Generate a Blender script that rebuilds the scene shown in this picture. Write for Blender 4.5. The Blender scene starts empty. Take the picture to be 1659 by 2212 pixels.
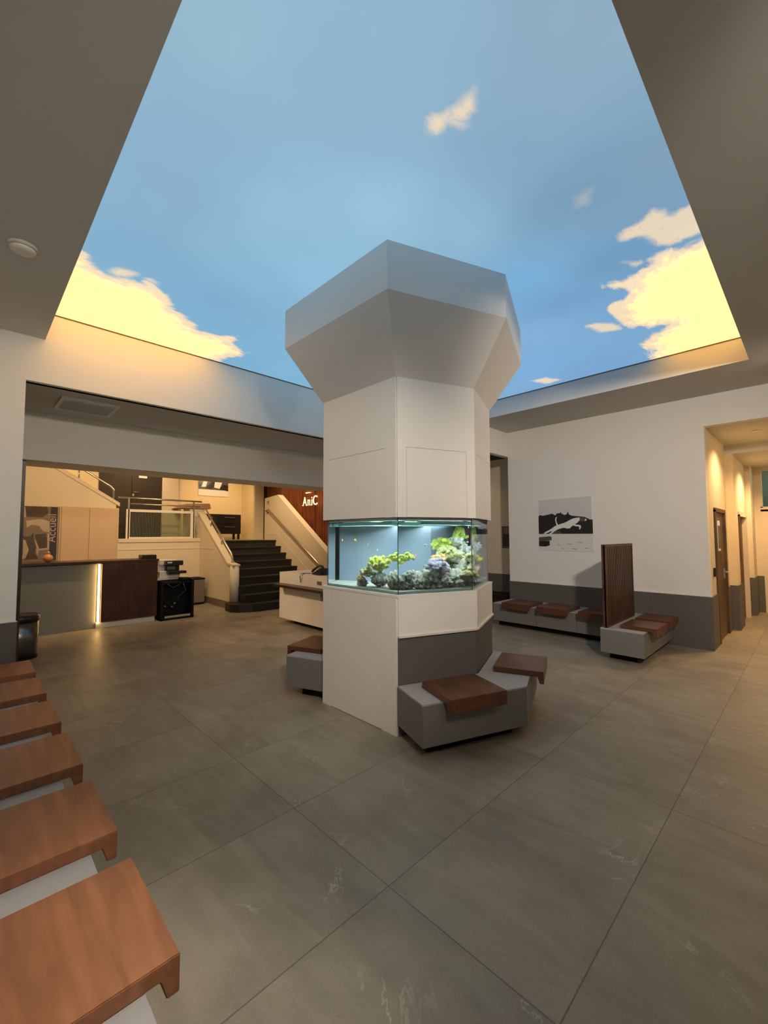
import bpy, bmesh, math, random
from mathutils import Vector, Matrix, noise
random.seed(7)
S = bpy.context.scene
COL = S.collection
# ------------------------------------------------------------------ camera, world, exposure
cam_d = bpy.data.cameras.new('camera'); cam = bpy.data.objects.new('camera', cam_d); COL.objects.link(cam)
S.camera = cam
F_PX, PITCH, ROLL, YAW = 916.05, 0.0541212, -0.00338902, 0.777361
cam_d.sensor_fit = 'VERTICAL'; cam_d.sensor_height = 24.0; cam_d.sensor_width = 18.0
cam_d.lens = 24.0 * F_PX / 2212.0
cam_d.clip_start = 0.02
fw = Vector((math.sin(YAW)*math.cos(PITCH), math.cos(YAW)*math.cos(PITCH), math.sin(PITCH)))
r0 = Vector((math.cos(YAW), -math.sin(YAW), 0)); u0 = r0.cross(fw)
c_, s_ = math.cos(ROLL), math.sin(ROLL)
rt = c_*r0 + s_*u0; up = -s_*r0 + c_*u0
m4 = Matrix((( rt.x, up.x, -fw.x, 0), (rt.y, up.y, -fw.y, 0), (rt.z, up.z, -fw.z, 1.65), (0, 0, 0, 1)))
cam.matrix_world = m4
w = bpy.data.worlds.new('world'); S.world = w; w.use_nodes = True
w.node_tree.nodes['Background'].inputs[0].default_value = (.02, .018, .015, 1)
w.node_tree.nodes['Background'].inputs[1].default_value = 0.3
S.view_settings.view_transform = 'Standard'; S.view_settings.look = 'None'
S.view_settings.exposure = 0.2; S.view_settings.gamma = 1.0; S.view_settings.use_curve_mapping = False
cy = S.cycles
cy.max_bounces = 14; cy.diffuse_bounces = 5; cy.glossy_bounces = 4; cy.transmission_bounces = 12; cy.transparent_max_bounces = 24
cy.caustics_reflective = False; cy.caustics_refractive = True
cy.sample_clamp_indirect = 4.0; cy.blur_glossy = 0.6
try:
    cy.use_denoising = True; cy.denoiser = 'OPENIMAGEDENOISE'
except Exception:
    pass
BLUE_GAIN = 0.90
CLOUD = (2.6, 1.36, 0.37)

def lamp(name, kind, loc, energy, color, size=0.1, sizey=None, rot=(0, 0, 0), spot=None, blend=.5):
    d = bpy.data.lights.new(name, kind); d.energy = energy; d.color = color
    if kind == 'AREA':
        d.size = size
        if sizey: d.shape = 'RECTANGLE'; d.size_y = sizey
    else:
        d.shadow_soft_size = size
    if kind == 'SPOT': d.spot_size = spot or 2.0; d.spot_blend = blend
    o = bpy.data.objects.new(name, d); COL.objects.link(o); o.location = loc; o.rotation_euler = rot
    return o
WARM = (1.0, .60, .27)

# ------------------------------------------------------------------ materials
def srgb(r, g, b):
    f = lambda c: (c/255/12.92) if c/255 <= .04045 else ((c/255+.055)/1.055)**2.4
    return (f(r), f(g), f(b))
def new_mat(name):
    m = bpy.data.materials.new(name); m.use_nodes = True
    nt = m.node_tree; b = nt.nodes['Principled BSDF']
    return m, nt, b
def plain(name, rgb, rough=.5, spec=.5, metal=0, var=.04, scale=3.0, bump=0, bscale=200, coat=0):
    m, nt, b = new_mat(name); N = nt.nodes; L = nt.links
    b.inputs['Roughness'].default_value = rough; b.inputs['Metallic'].default_value = metal
    b.inputs['Specular IOR Level'].default_value = spec
    b.inputs['Coat Weight'].default_value = coat
    tc = N.new('ShaderNodeTexCoord'); no = N.new('ShaderNodeTexNoise'); no.inputs['Scale'].default_value = scale
    no.inputs['Detail'].default_value = 3
    L.new(tc.outputs['Object'], no.inputs['Vector'])
    mx = N.new('ShaderNodeMix'); mx.data_type = 'RGBA'
    mx.inputs[6].default_value = (*[c*(1-var) for c in rgb], 1); mx.inputs[7].default_value = (*[min(1, c*(1+var)) for c in rgb], 1)
    L.new(no.outputs['Fac'], mx.inputs[0]); L.new(mx.outputs[2], b.inputs['Base Color'])
    if bump:
        n2 = N.new('ShaderNodeTexNoise'); n2.inputs['Scale'].default_value = bscale; n2.inputs['Detail'].default_value = 2
        L.new(tc.outputs['Object'], n2.inputs['Vector'])
        bp = N.new('ShaderNodeBump'); bp.inputs['Strength'].default_value = bump; bp.inputs['Distance'].default_value = .002
        L.new(n2.outputs['Fac'], bp.inputs['Height']); L.new(bp.outputs['Normal'], b.inputs['Normal'])
    return m
def emit(name, rgb, k):
    m, nt, b = new_mat(name)
    b.inputs['Base Color'].default_value = (*[min(1, c) for c in rgb], 1)
    b.inputs['Emission Color'].default_value = (*rgb, 1); b.inputs['Emission Strength'].default_value = k
    return m
def wood(name, dark, light, axis=0, rough=.4, stretch=14, sc=3.0):
    m, nt, b = new_mat(name); N = nt.nodes; L = nt.links
    tc = N.new('ShaderNodeTexCoord'); mp = N.new('ShaderNodeMapping')
    s = [stretch, stretch, stretch]; s[axis] = 1.0
    mp.inputs['Scale'].default_value = s; L.new(tc.outputs['Object'], mp.inputs['Vector'])
    no = N.new('ShaderNodeTexNoise'); no.inputs['Scale'].default_value = sc; no.inputs['Detail'].default_value = 6; no.inputs['Distortion'].default_value = .6
    L.new(mp.outputs[0], no.inputs['Vector'])
    n2 = N.new('ShaderNodeTexNoise'); n2.inputs['Scale'].default_value = 2.2; n2.inputs['Detail'].default_value = 3
    L.new(tc.outputs['Object'], n2.inputs['Vector'])
    ad = N.new('ShaderNodeMath'); ad.operation = 'ADD'; L.new(no.outputs['Fac'], ad.inputs[0]); L.new(n2.outputs['Fac'], ad.inputs[1])
    cr = N.new('ShaderNodeValToRGB'); cr.color_ramp.elements[0].position = .75; cr.color_ramp.elements[1].position = 1.25 if False else 1.0
    mr = N.new('ShaderNodeMapRange'); mr.inputs['From Min'].default_value = .7; mr.inputs['From Max'].default_value = 1.3
    L.new(ad.outputs[0], mr.inputs['Value'])
    cr.color_ramp.elements[0].position = 0; cr.color_ramp.elements[0].color = (*dark, 1)
    cr.color_ramp.elements[1].position = 1; cr.color_ramp.elements[1].color = (*light, 1)
    L.new(mr.outputs[0], cr.inputs[0]); L.new(cr.outputs[0], b.inputs['Base Color'])
    b.inputs['Roughness'].default_value = rough
    bp = N.new('ShaderNodeBump'); bp.inputs['Strength'].default_value = .12; bp.inputs['Distance'].default_value = .002
    L.new(no.outputs['Fac'], bp.inputs['Height']); L.new(bp.outputs['Normal'], b.inputs['Normal'])
    return m
def glassy(name, tint, gloss=.12, rough=0.0):
    m = bpy.data.materials.new(name); m.use_nodes = True; nt = m.node_tree; N = nt.nodes; L = nt.links
    N.clear(); out = N.new('ShaderNodeOutputMaterial')
    tr = N.new('ShaderNodeBsdfTransparent'); tr.inputs[0].default_value = (*tint, 1)
    gl = N.new('ShaderNodeBsdfGlossy'); gl.inputs['Roughness'].default_value = rough
    fr = N.new('ShaderNodeLayerWeight'); pw = N.new('ShaderNodeMath'); pw.operation = 'POWER'; pw.inputs[1].default_value = 4.0
    L.new(fr.outputs['Facing'], pw.inputs[0]); ma = N.new('ShaderNodeMath'); ma.operation = 'MULTIPLY_ADD'; ma.inputs[1].default_value = .8; ma.inputs[2].default_value = .03
    L.new(pw.outputs[0], ma.inputs[0])
    mx = N.new('ShaderNodeMixShader'); L.new(ma.outputs[0], mx.inputs[0]); L.new(tr.outputs[0], mx.inputs[1]); L.new(gl.outputs[0], mx.inputs[2])
    L.new(mx.outputs[0], out.inputs[0]); return m

M = {}
M['wall'] = plain('wall_paint', (.84, .82, .78), .75, .3, var=.015)
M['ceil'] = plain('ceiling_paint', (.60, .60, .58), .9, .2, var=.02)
M['lac'] = plain('white_lacquer_panel', (.86, .83, .78), .38, .5, var=.01)
M['cap'] = plain('capital_paint', (.80, .79, .77), .6, .3, var=.01)
M['dado'] = plain('grey_laminate_dado', (.115, .108, .098), .55, .4, var=.12, scale=25)
M['edge'] = plain('pale_edge_trim', (.75, .70, .62), .5)
M['groove'] = plain('shadow_gap', (.12, .10, .08), .9)
M['block'] = plain('grey_bench_laminate', (.19, .182, .175), .5, .4, var=.10, scale=40)
M['blocklit'] = plain('lit_bench_top', (.38, .37, .37), .5, .4, var=.08, scale=40)  # bench laminate painted lighter on top, standing in for light falling there
M['black'] = plain('black_plinth', (.008, .008, .008), .7, .2)
M['seat'] = wood('dark_seat_wood', srgb(70, 42, 31), srgb(112, 68, 48), 1, .32, 9, 2.2)
M['seatx'] = wood('dark_seat_wood_cross', srgb(116, 72, 48), srgb(168, 112, 78), 0, .36, 9, 2.2)
M['slat'] = wood('slat_screen_wood', srgb(48, 26, 18), srgb(96, 56, 38), 2, .5, 16, 3)
M['slatwall'] = wood('slatted_wall_wood', srgb(80, 40, 20), srgb(150, 84, 46), 2, .5, 16, 2.5)
M['deskwood'] = wood('dark_walnut', srgb(40, 22, 14), srgb(78, 44, 26), 2, .35, 10, 2)
M['deskgrey'] = plain('grey_desk_panel', (.20, .21, .205), .45, .4, var=.05, scale=8)
M['warmwhite'] = plain('cream_wall_paint', (.70, .62, .48), .8, .3, var=.02)
M['cupboard'] = plain('beige_cupboard_lacquer', (.58, .42, .28), .45, .4, var=.02)
M['yellow'] = plain('yellow_wall_paint', (.74, .62, .40), .8, .3, var=.02)
M['stair'] = plain('dark_stair_tile', (.018, .017, .014), .5, .4, var=.2, scale=12)
M['stairend'] = plain('stair_tile_end', (.10, .06, .035), .6)
M['steel'] = plain('brushed_steel', (.62, .58, .50), .28, .5, metal=.9)
M['door'] = plain('dark_door', (.035, .028, .022), .5, .3)
M['doorwood'] = wood('brown_door_wood', srgb(66, 44, 26), srgb(108, 76, 48), 2, .5, 8, 2)
M['white'] = plain('white_plastic', (.75, .72, .68), .4)
M['blackplastic'] = plain('black_plastic', (.012, .012, .012), .3, .5)
M['screenlcd'] = plain('grey_display', (.22, .22, .18), .2)
M['greybox'] = plain('grey_metal_case', (.16, .14, .12), .5)
M['paper'] = plain('poster_white', (.82, .82, .82), .35)
M['psky'] = plain('print_light_grey', (.66, .66, .66), .3)
M['pdark'] = plain('print_near_black', (.018, .019, .022), .3, var=.6, scale=14)
M['pmid'] = plain('print_mid_grey', (.09, .09, .09), .3, var=.5, scale=20)
M['pwater'] = plain('print_pale_grey', (.74, .75, .72), .3)
M['pstreak'] = plain('print_streak_grey', (.30, .31, .30), .3)
M['sepd'] = plain('sepia_dark', (.07, .045, .028), .4, var=.4, scale=9)
M['sepm'] = plain('sepia_mid', (.20, .14, .095), .4, var=.3, scale=9)
M['sepl'] = plain('sepia_light', (.45, .34, .24), .4, var=.2, scale=9)
M['navy'] = plain('dark_navy_band', (.03, .026, .035), .4)
M['sign'] = emit('lit_letter', (1.0, .80, .52), 1.1)
M['led'] = emit('led_warm', (1.0, .58, .18), 14.0)
M['tankled'] = emit('tank_light', (1.0, 1.0, .90), 260.0)
M['spot'] = emit('downlight_lamp', (1.0, .85, .62), 30.0)
M['glasspane'] = glassy('clear_glass', (.93, .97, .97))
M['glassrail'] = glassy('tinted_rail_glass', (.72, .78, .70))
M['silicone'] = plain('black_silicone', (.01, .012, .014), .4)
M['lidwhite'] = plain('white_rim', (.85, .82, .78), .4)
M['aqua'] = plain('aqua_plastic', (.35, .66, .72), .4)
M['sand'] = plain('coral_sand', (.80, .80, .74), .9, .2, var=.15, scale=60, bump=1, bscale=150)
M['phone'] = plain('phone_plastic', (.02, .02, .02), .25)
M['pinktop'] = plain('pinkish_counter', (.42, .26, .19), .5)

# wet water body: refracts, no fill
m = bpy.data.materials.new('tank_water'); m.use_nodes = True; nt = m.node_tree; nt.nodes.clear()
o_ = nt.nodes.new('ShaderNodeOutputMaterial'); rf = nt.nodes.new('ShaderNodeBsdfGlass'); rf.inputs['IOR'].default_value = 1.33; rf.inputs['Roughness'].default_value = 0
rf.inputs[0].default_value = (.93, .98, 1, 1)
ab = nt.nodes.new('ShaderNodeVolumeAbsorption'); ab.inputs['Color'].default_value = (.45, .80, .88, 1); ab.inputs['Density'].default_value = .38
nt.links.new(rf.outputs[0], o_.inputs[0]); nt.links.new(ab.outputs[0], o_.inputs['Volume']); M['water'] = m

def rocky(name, a, b_, scale=18, glow=0):
    m, nt, b = new_mat(name); N = nt.nodes; L = nt.links
    tc = N.new('ShaderNodeTexCoord'); no = N.new('ShaderNodeTexNoise'); no.inputs['Scale'].default_value = scale; no.inputs['Detail'].default_value = 5
    L.new(tc.outputs['Object'], no.inputs['Vector'])
    cr = N.new('ShaderNodeValToRGB'); cr.color_ramp.elements[0].position = .38; cr.color_ramp.elements[1].position = .62
    cr.color_ramp.elements[0].color = (*a, 1); cr.color_ramp.elements[1].color = (*b_, 1)
    L.new(no.outputs['Fac'], cr.inputs[0]); L.new(cr.outputs[0], b.inputs['Base Color'])
    b.inputs['Roughness'].default_value = .8
    return m
M['rock'] = rocky('live_rock', (.13, .12, .10), (.86, .85, .76))
M['rockdark'] = rocky('dark_rock', (.05, .045, .04), (.50, .47, .40))
M['cgreen'] = rocky('yellow_green_coral', (.36, .42, .08), (.72, .78, .20), 30)
M['colive'] = rocky('olive_coral', (.26, .28, .10), (.62, .62, .34), 26)
M['clav'] = rocky('lavender_coral', (.40, .38, .52), (.74, .74, .84), 30)
M['cwhite'] = rocky('pale_coral', (.60, .60, .60), (.90, .90, .88), 30)
M['cpink'] = rocky('pink_coral', (.62, .20, .34), (.85, .42, .55), 30)
M['corange'] = rocky('orange_coral', (.70, .36, .10), (.88, .62, .30), 30)
M['fyellow'] = plain('yellow_fish_skin', (.90, .85, .05), .4)
M['fblue'] = plain('pale_blue_fish_skin', (.60, .78, .90), .4)

# floor: 1.6 x 0.805 m stone tiles
m, nt, b = new_mat('stone_floor_tiles'); N = nt.nodes; L = nt.links
tc = N.new('ShaderNodeTexCoord'); sp = N.new('ShaderNodeSeparateXYZ'); L.new(tc.outputs['Object'], sp.inputs[0])
def math_(op, a, b2=None, c=None):
    n = N.new('ShaderNodeMath'); n.operation = op
    for i, v in enumerate((a, b2, c)):
        if v is None: continue
        if isinstance(v, (int, float)): n.inputs[i].default_value = v
        else: L.new(v, n.inputs[i])
    return n.outputs[0]
def joint(axis_out, off, period):
    t = math_('SUBTRACT', axis_out, off); t = math_('DIVIDE', t, period); cell = math_('FLOOR', t)
    fr = math_('SUBTRACT', t, cell); d = math_('ABSOLUTE', math_('SUBTRACT', fr, .5)); d = math_('SUBTRACT', .5, d)
    return math_('LESS_THAN', math_('MULTIPLY', d, period), .0028), cell
jx, cx = joint(sp.outputs[0], 1.475, 1.6); jy, cyy = joint(sp.outputs[1], .672, .8055)
jn = math_('MAXIMUM', jx, jy)
cell = N.new('ShaderNodeCombineXYZ'); L.new(cx, cell.inputs[0]); L.new(cyy, cell.inputs[1])
wn = N.new('ShaderNodeTexWhiteNoise'); L.new(cell.outputs[0], wn.inputs['Vector'])
off = N.new('ShaderNodeVectorMath'); off.operation = 'MULTIPLY_ADD'; L.new(wn.outputs['Color'], off.inputs[0]); off.inputs[1].default_value = (9, 9, 9); L.new(tc.outputs['Object'], off.inputs[2])
n1 = N.new('ShaderNodeTexNoise'); n1.inputs['Scale'].default_value = 1.6; n1.inputs['Detail'].default_value = 7; n1.inputs['Roughness'].default_value = .6; n1.inputs['Distortion'].default_value = .5
L.new(off.outputs[0], n1.inputs['Vector'])
mp = N.new('ShaderNodeMapping'); mp.inputs['Scale'].default_value = (7, 1.6, 1); mp.inputs['Rotation'].default_value = (0, 0, .5); L.new(off.outputs[0], mp.inputs[0])
n2 = N.new('ShaderNodeTexNoise'); n2.inputs['Scale'].default_value = .9; n2.inputs['Detail'].default_value = 6; n2.inputs['Distortion'].default_value = 1.2; L.new(mp.outputs[0], n2.inputs['Vector'])
n4 = N.new('ShaderNodeTexNoise'); n4.inputs['Scale'].default_value = 120; n4.inputs['Detail'].default_value = 2; L.new(tc.outputs['Object'], n4.inputs['Vector'])
ns = math_('ADD', math_('MULTIPLY', n1.outputs['Fac'], .5), math_('ADD', math_('MULTIPLY', n2.outputs['Fac'], .3), math_('MULTIPLY', n4.outputs['Fac'], .2)))
cr = N.new('ShaderNodeValToRGB'); cr.color_ramp.elements[0].position = .38; cr.color_ramp.elements[1].position = .64
FA, FB = (.215, .187, .143), (.375, .333, .262)
cr.color_ramp.elements[0].color = (*FA, 1); cr.color_ramp.elements[1].color = (*FB, 1); L.new(ns, cr.inputs[0])
# pale veins
n3 = N.new('ShaderNodeTexNoise'); n3.inputs['Scale'].default_value = 1.1; n3.inputs['Detail'].default_value = 8; n3.inputs['Roughness'].default_value = .62; n3.inputs['Distortion'].default_value = .9
L.new(off.outputs[0], n3.inputs['Vector'])
vd = math_('ABSOLUTE', math_('SUBTRACT', n3.outputs['Fac'], .5)); vein = math_('LESS_THAN', vd, .0045)
n5 = N.new('ShaderNodeTexNoise'); n5.inputs['Scale'].default_value = 2.7; L.new(off.outputs[0], n5.inputs['Vector'])
mr = N.new('ShaderNodeMapRange'); mr.inputs['From Min'].default_value = .56; mr.inputs['From Max'].default_value = .68; L.new(n5.outputs['Fac'], mr.inputs['Value'])
vf = math_('MULTIPLY', math_('MULTIPLY', vein, mr.outputs[0]), .6)
mv = N.new('ShaderNodeMix'); mv.data_type = 'RGBA'; L.new(vf, mv.inputs[0]); L.new(cr.outputs[0], mv.inputs[6]); mv.inputs[7].default_value = (.50, .46, .39, 1)
mj = N.new('ShaderNodeMix'); mj.data_type = 'RGBA'; L.new(math_('MULTIPLY', jn, .65), mj.inputs[0]); L.new(mv.outputs[2], mj.inputs[6]); mj.inputs[7].default_value = (.06, .052, .042, 1)
L.new(mj.outputs[2], b.inputs['Base Color'])
rr = math_('ADD', math_('MULTIPLY', n1.outputs['Fac'], .22), .34); L.new(rr, b.inputs['Roughness'])
b.inputs['Specular IOR Level'].default_value = .45
bp = N.new('ShaderNodeBump'); bp.inputs['Strength'].default_value = .12; bp.inputs['Distance'].default_value = .003; L.new(ns, bp.inputs['Height']); L.new(bp.outputs[0], b.inputs['Normal'])
M['floor'] = m

# ------------------------------------------------------------------ mesh helpers
class MB:
    def __init__(s): s.bm = bmesh.new(); s.mats = []
    def mi(s, mat):
        if mat not in s.mats: s.mats.append(mat)
        return s.mats.index(mat)
    def hexa(s, pts, mat):
        v = [s.bm.verts.new(p) for p in pts]; k = s.mi(mat)
        for f in ((0, 3, 2, 1), (4, 5, 6, 7), (0, 1, 5, 4), (1, 2, 6, 5), (2, 3, 7, 6), (3, 0, 4, 7)):
            s.bm.faces.new([v[i] for i in f]).material_index = k
        return s
    def box(s, x0, x1, y0, y1, z0, z1, mat):
        x0, x1 = sorted((x0, x1)); y0, y1 = sorted((y0, y1)); z0, z1 = sorted((z0, z1))
        return s.hexa([(x0, y0, z0), (x1, y0, z0), (x1, y1, z0), (x0, y1, z0), (x0, y0, z1), (x1, y0, z1), (x1, y1, z1), (x0, y1, z1)], mat)
    def rbox(s, x0, x1, y0, y1, z0, z1, mat, r=.004):
        n0 = len(s.bm.verts); s.box(x0, x1, y0, y1, z0, z1, mat); s.bm.verts.ensure_lookup_table()
        vs = s.bm.verts[n0:]; es = {e for v in vs for e in v.link_edges}
        bmesh.ops.bevel(s.bm, geom=list(es), offset=r, segments=2, affect='EDGES', profile=.5)
        return s
    def loft(s, a, b, mat, cap=True):
        va = [s.bm.verts.new(p) for p in a]; vb = [s.bm.verts.new(p) for p in b]; n = len(a); k = s.mi(mat)
        for i in range(n):
            s.bm.faces.new([va[i], va[(i+1) % n], vb[(i+1) % n], vb[i]]).material_index = k
        if cap:
            s.bm.faces.new(va[::-1]).material_index = k; s.bm.faces.new(vb).material_index = k
        return s
    def prism(s, pts, z0, z1, mat): return s.loft([(x, y, z0) for x, y in pts], [(x, y, z1) for x, y in pts], mat)
    def prismx(s, pts, x0, x1, mat): return s.loft([(x0, y, z) for y, z in pts], [(x1, y, z) for y, z in pts], mat)
    def prismy(s, pts, y0, y1, mat): return s.loft([(x, y0, z) for x, z in pts], [(x, y1, z) for x, z in pts], mat)
    def tube(s, path, r, mat, seg=10, caps=True):
        path = [Vector(p) for p in path]; k = s.mi(mat); rings = []
        for i, p in enumerate(path):
            if i == 0: d = path[1]-p
            elif i == len(path)-1: d = p-path[i-1]
            else: d = (path[i+1]-p).normalized()+(p-path[i-1]).normalized()
            d.normalize(); a = d.orthogonal() if abs(d.z) > .95 else d.cross(Vector((0, 0, 1)))
            a.normalize(); b = d.cross(a)
            rr = r[i] if isinstance(r, (list, tuple)) else r
            rings.append([s.bm.verts.new(p+rr*(math.cos(t)*a+math.sin(t)*b)) for t in [2*math.pi*j/seg for j in range(seg)]])
        for A, B in zip(rings, rings[1:]):
            for j in range(seg):
                f = s.bm.faces.new([A[j], A[(j+1) % seg], B[(j+1) % seg], B[j]]); f.material_index = k; f.smooth = True
        if caps:
            s.bm.faces.new(rings[0][::-1]).material_index = k; s.bm.faces.new(rings[-1]).material_index = k
        return s
    def lathe(s, prof, c, mat, seg=32, a0=0, a1=2*math.pi):
        k = s.mi(mat); full = abs(a1-a0-2*math.pi) < 1e-6; n = seg if full else seg+1; rings = []
        for r, z in prof:
            rings.append([s.bm.verts.new((c[0]+r*math.cos(a0+(a1-a0)*j/seg), c[1]+r*math.sin(a0+(a1-a0)*j/seg), c[2]+z)) for j in range(n)])
        for A, B in zip(rings, rings[1:]):
            for j in range(n if full else n-1):
                f = s.bm.faces.new([A[j], A[(j+1) % n], B[(j+1) % n], B[j]]); f.material_index = k; f.smooth = True
        s.bm.faces.new(rings[0][::-1]).material_index = k; s.bm.faces.new(rings[-1]).material_index = k
        return s
    def quad(s, pts, mat):
        s.bm.faces.new([s.bm.verts.new(p) for p in pts]).material_index = s.mi(mat); return s
    def blob(s, c, r, mat, sub=3, amp=.25, freq=3.0, seed=0, sq=(1, 1, 1)):
        k = s.mi(mat); g = bmesh.ops.create_icosphere(s.bm, subdivisions=sub, radius=1.0)
        for v in g['verts']:
            d = v.co.normalized(); q = d*freq+Vector((seed*7.3, seed*3.1, seed*1.7))
            n = noise.fractal(q, .8, 2.0, 3)
            rad = r*(1+amp*n); v.co = Vector((c[0]+d.x*rad*sq[0], c[1]+d.y*rad*sq[1], c[2]+d.z*rad*sq[2]))
            for f in v.link_faces: f.material_index = k; f.smooth = True
        return s
    def build(s, name, parent=None, bevel=0, mw=None):
        bmesh.ops.recalc_face_normals(s.bm, faces=s.bm.faces)
        me = bpy.data.meshes.new(name); s.bm.to_mesh(me); s.bm.free()
        for m in s.mats: me.materials.append(M[m] if isinstance(m, str) else m)
        o = bpy.data.objects.new(name, me); COL.objects.link(o)
        if parent is not None:
            o.parent = parent; o.matrix_parent_inverse = Matrix.Translation(-parent.location) if parent.type == 'EMPTY' and parent.rotation_euler.z == 0 else Matrix.Identity(4)
        if bevel:
            md = o.modifiers.new('edge', 'BEVEL'); md.width = bevel; md.segments = 2; md.limit_method = 'ANGLE'
        return o
def thing(name, label, cat, loc, group=None):
    o = bpy.data.objects.new(name, None); COL.objects.link(o); o.location = loc; o.empty_display_size = .1
    o['label'] = label; o['category'] = cat
    if group: o['group'] = group
    return o
def tag(o, label, cat, group=None, kind=None):
    o['label'] = label; o['category'] = cat
    if group: o['group'] = group
    if kind: o['kind'] = kind
    return o
def struct(name, mb):
    o = mb.build(name); o['kind'] = 'structure'; return o
def text_mesh(txt, size, mat, depth, mw, parent, name):
    cu = bpy.data.curves.new('t', 'FONT'); cu.body = txt; cu.size = size; cu.extrude = depth
    t = bpy.data.objects.new('t', cu); COL.objects.link(t)
    me = bpy.data.meshes.new_from_object(t.evaluated_get(bpy.context.evaluated_depsgraph_get()))
    bpy.data.objects.remove(t); bpy.data.curves.remove(cu)
    me.materials.clear(); me.materials.append(M[mat]); me.transform(mw)
    o = bpy.data.objects.new(name, me); COL.objects.link(o)
    if parent is not None:
        o.parent = parent; o.matrix_parent_inverse = Matrix.Translation(-parent.location)
    return o

# ------------------------------------------------------------------ the setting
ZC, ZS = 3.66, 3.95          # ceiling, luminous sky panel
SX0, SX1, SY0, SY1 = .507, 6.37, .457, 5.455
XR, YL = 7.58, 5.455
struct('floor', MB().box(-.6, 16, -2.4, 15, -.1, 0, 'floor'))
c = MB()
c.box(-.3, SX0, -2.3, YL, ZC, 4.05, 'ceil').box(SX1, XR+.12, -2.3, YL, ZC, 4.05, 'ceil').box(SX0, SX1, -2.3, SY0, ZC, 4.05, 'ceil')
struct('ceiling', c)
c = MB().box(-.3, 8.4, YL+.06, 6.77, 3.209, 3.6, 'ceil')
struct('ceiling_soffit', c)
# fascia above the wide opening, with the pier beside it
struct('wall_left', MB().box(-.3, .37, YL, YL+.12, 0, 4.05, 'wall').box(.37, 8.4, YL, YL+.12, 3.209, 4.05, 'wall'))
struct('wall_side', MB().box(-.3, -.18, -2.3, YL, 0, ZC, 'wall'))
struct('wall_near', MB().box(-.3, XR+.12, -2.42, -2.3, 0, ZC, 'wall'))
struct('baseboard_left', MB().box(-.18, .38, YL-.015, YL, 0, .825, 'dado').box(-.18, .38, YL-.016, YL, .825, .833, 'edge'))
struct('wall_right', MB().box(XR, XR+.12, 1.08, 4.21, 0, ZC, 'wall').box(XR, XR+.12, -.7, 1.08, 3.21, ZC, 'wall').box(XR, XR+.12, -2.3, -.7, 0, ZC, 'wall'))
struct('baseboard_right', MB().box(XR-.02, XR, 1.06, 4.21, 0, .752, 'dado').box(XR-.022, XR, 1.058, 4.21, .752, .762, 'edge'))
struct('trim_1', MB().box(6.3, XR+.12, 4.212, 4.33, 3.185, ZC, 'wall'))
# passage behind the right wall
struct('wall_passage', MB().box(8.3, 8.42, 4.0, 9.0, 0, 3.3, 'warmwhite').box(XR+.12, 8.3, 4.0, 4.1, 0, 3.2, 'warmwhite'))
struct('baseboard_passage', MB().box(8.28, 8.3, 4.0, 9.0, 0, .80, 'dado'))
# sky panel
L1 = [(0.35, 3.99), (0.59, 4.08), (0.7, 4.2), (0.81, 4.25), (0.9, 4.24), (1.0, 4.22), (1.06, 4.22), (1.02, 4.16), (1.09, 4.07), (1.23, 4.19), (1.34, 4.29), (1.47, 4.49), (1.61, 4.59), (1.79, 4.77), (1.97, 4.71), (2.17, 4.55), (2.21, 4.8), (2.52, 4.97), (2.36, 5.2), (2.27, 5.42), (2.46, 5.71), (0.2, 5.9), (.2, 4.2)]
L2 = [(0.78, 4.22), (0.85, 4.1), (0.94, 4.07), (1.0, 4.08), (0.96, 4.2), (0.86, 4.26)]
R1 = [(3.52, 0.5), (3.54, 0.62), (3.39, 0.72), (3.46, 0.81), (3.47, 0.95), (3.58, 0.99), (3.66, 0.84), (3.85, 0.79), (3.92, 0.71), (3.95, 0.30), (3.6, .3)]
R2 = [(4.02, 0.25), (4.01, 0.67), (3.93, 0.83), (4.08, 0.91), (4.12, 1.03), (4.18, 1.16), (4.12, 1.3), (4.36, 1.17), (4.52, 1.24), (4.59, 1.41), (4.78, 1.38), (5.09, 1.42), (5.39, 1.23), (5.44, 1.06), (5.61, 1.3), (5.77, 1.4), (6.06, 1.39), (6.57, 1.51), (6.73, 0.2)]
R3 = [(4.8, 1.7), (4.8, 1.57), (4.99, 1.44), (5.19, 1.42), (5.1, 1.62)]
R4 = [(3.88, 1.05), (3.99, 0.92), (4.03, 1.0)]
S1 = [(1.74, 1.44), (1.74, 1.38), (1.79, 1.29), (1.8, 1.22), (1.78, 1.14), (1.87, 1.19), (1.93, 1.28), (1.86, 1.34), (1.85, 1.43), (1.81, 1.46)]
S2 = [(2.9, 1.04), (2.89, 0.96), (2.99, 1.02), (2.97, 1.06)]
S4 = [(5.93, 2.93), (5.98, 2.68), (6.23, 2.56), (6.26, 2.8)]
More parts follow.
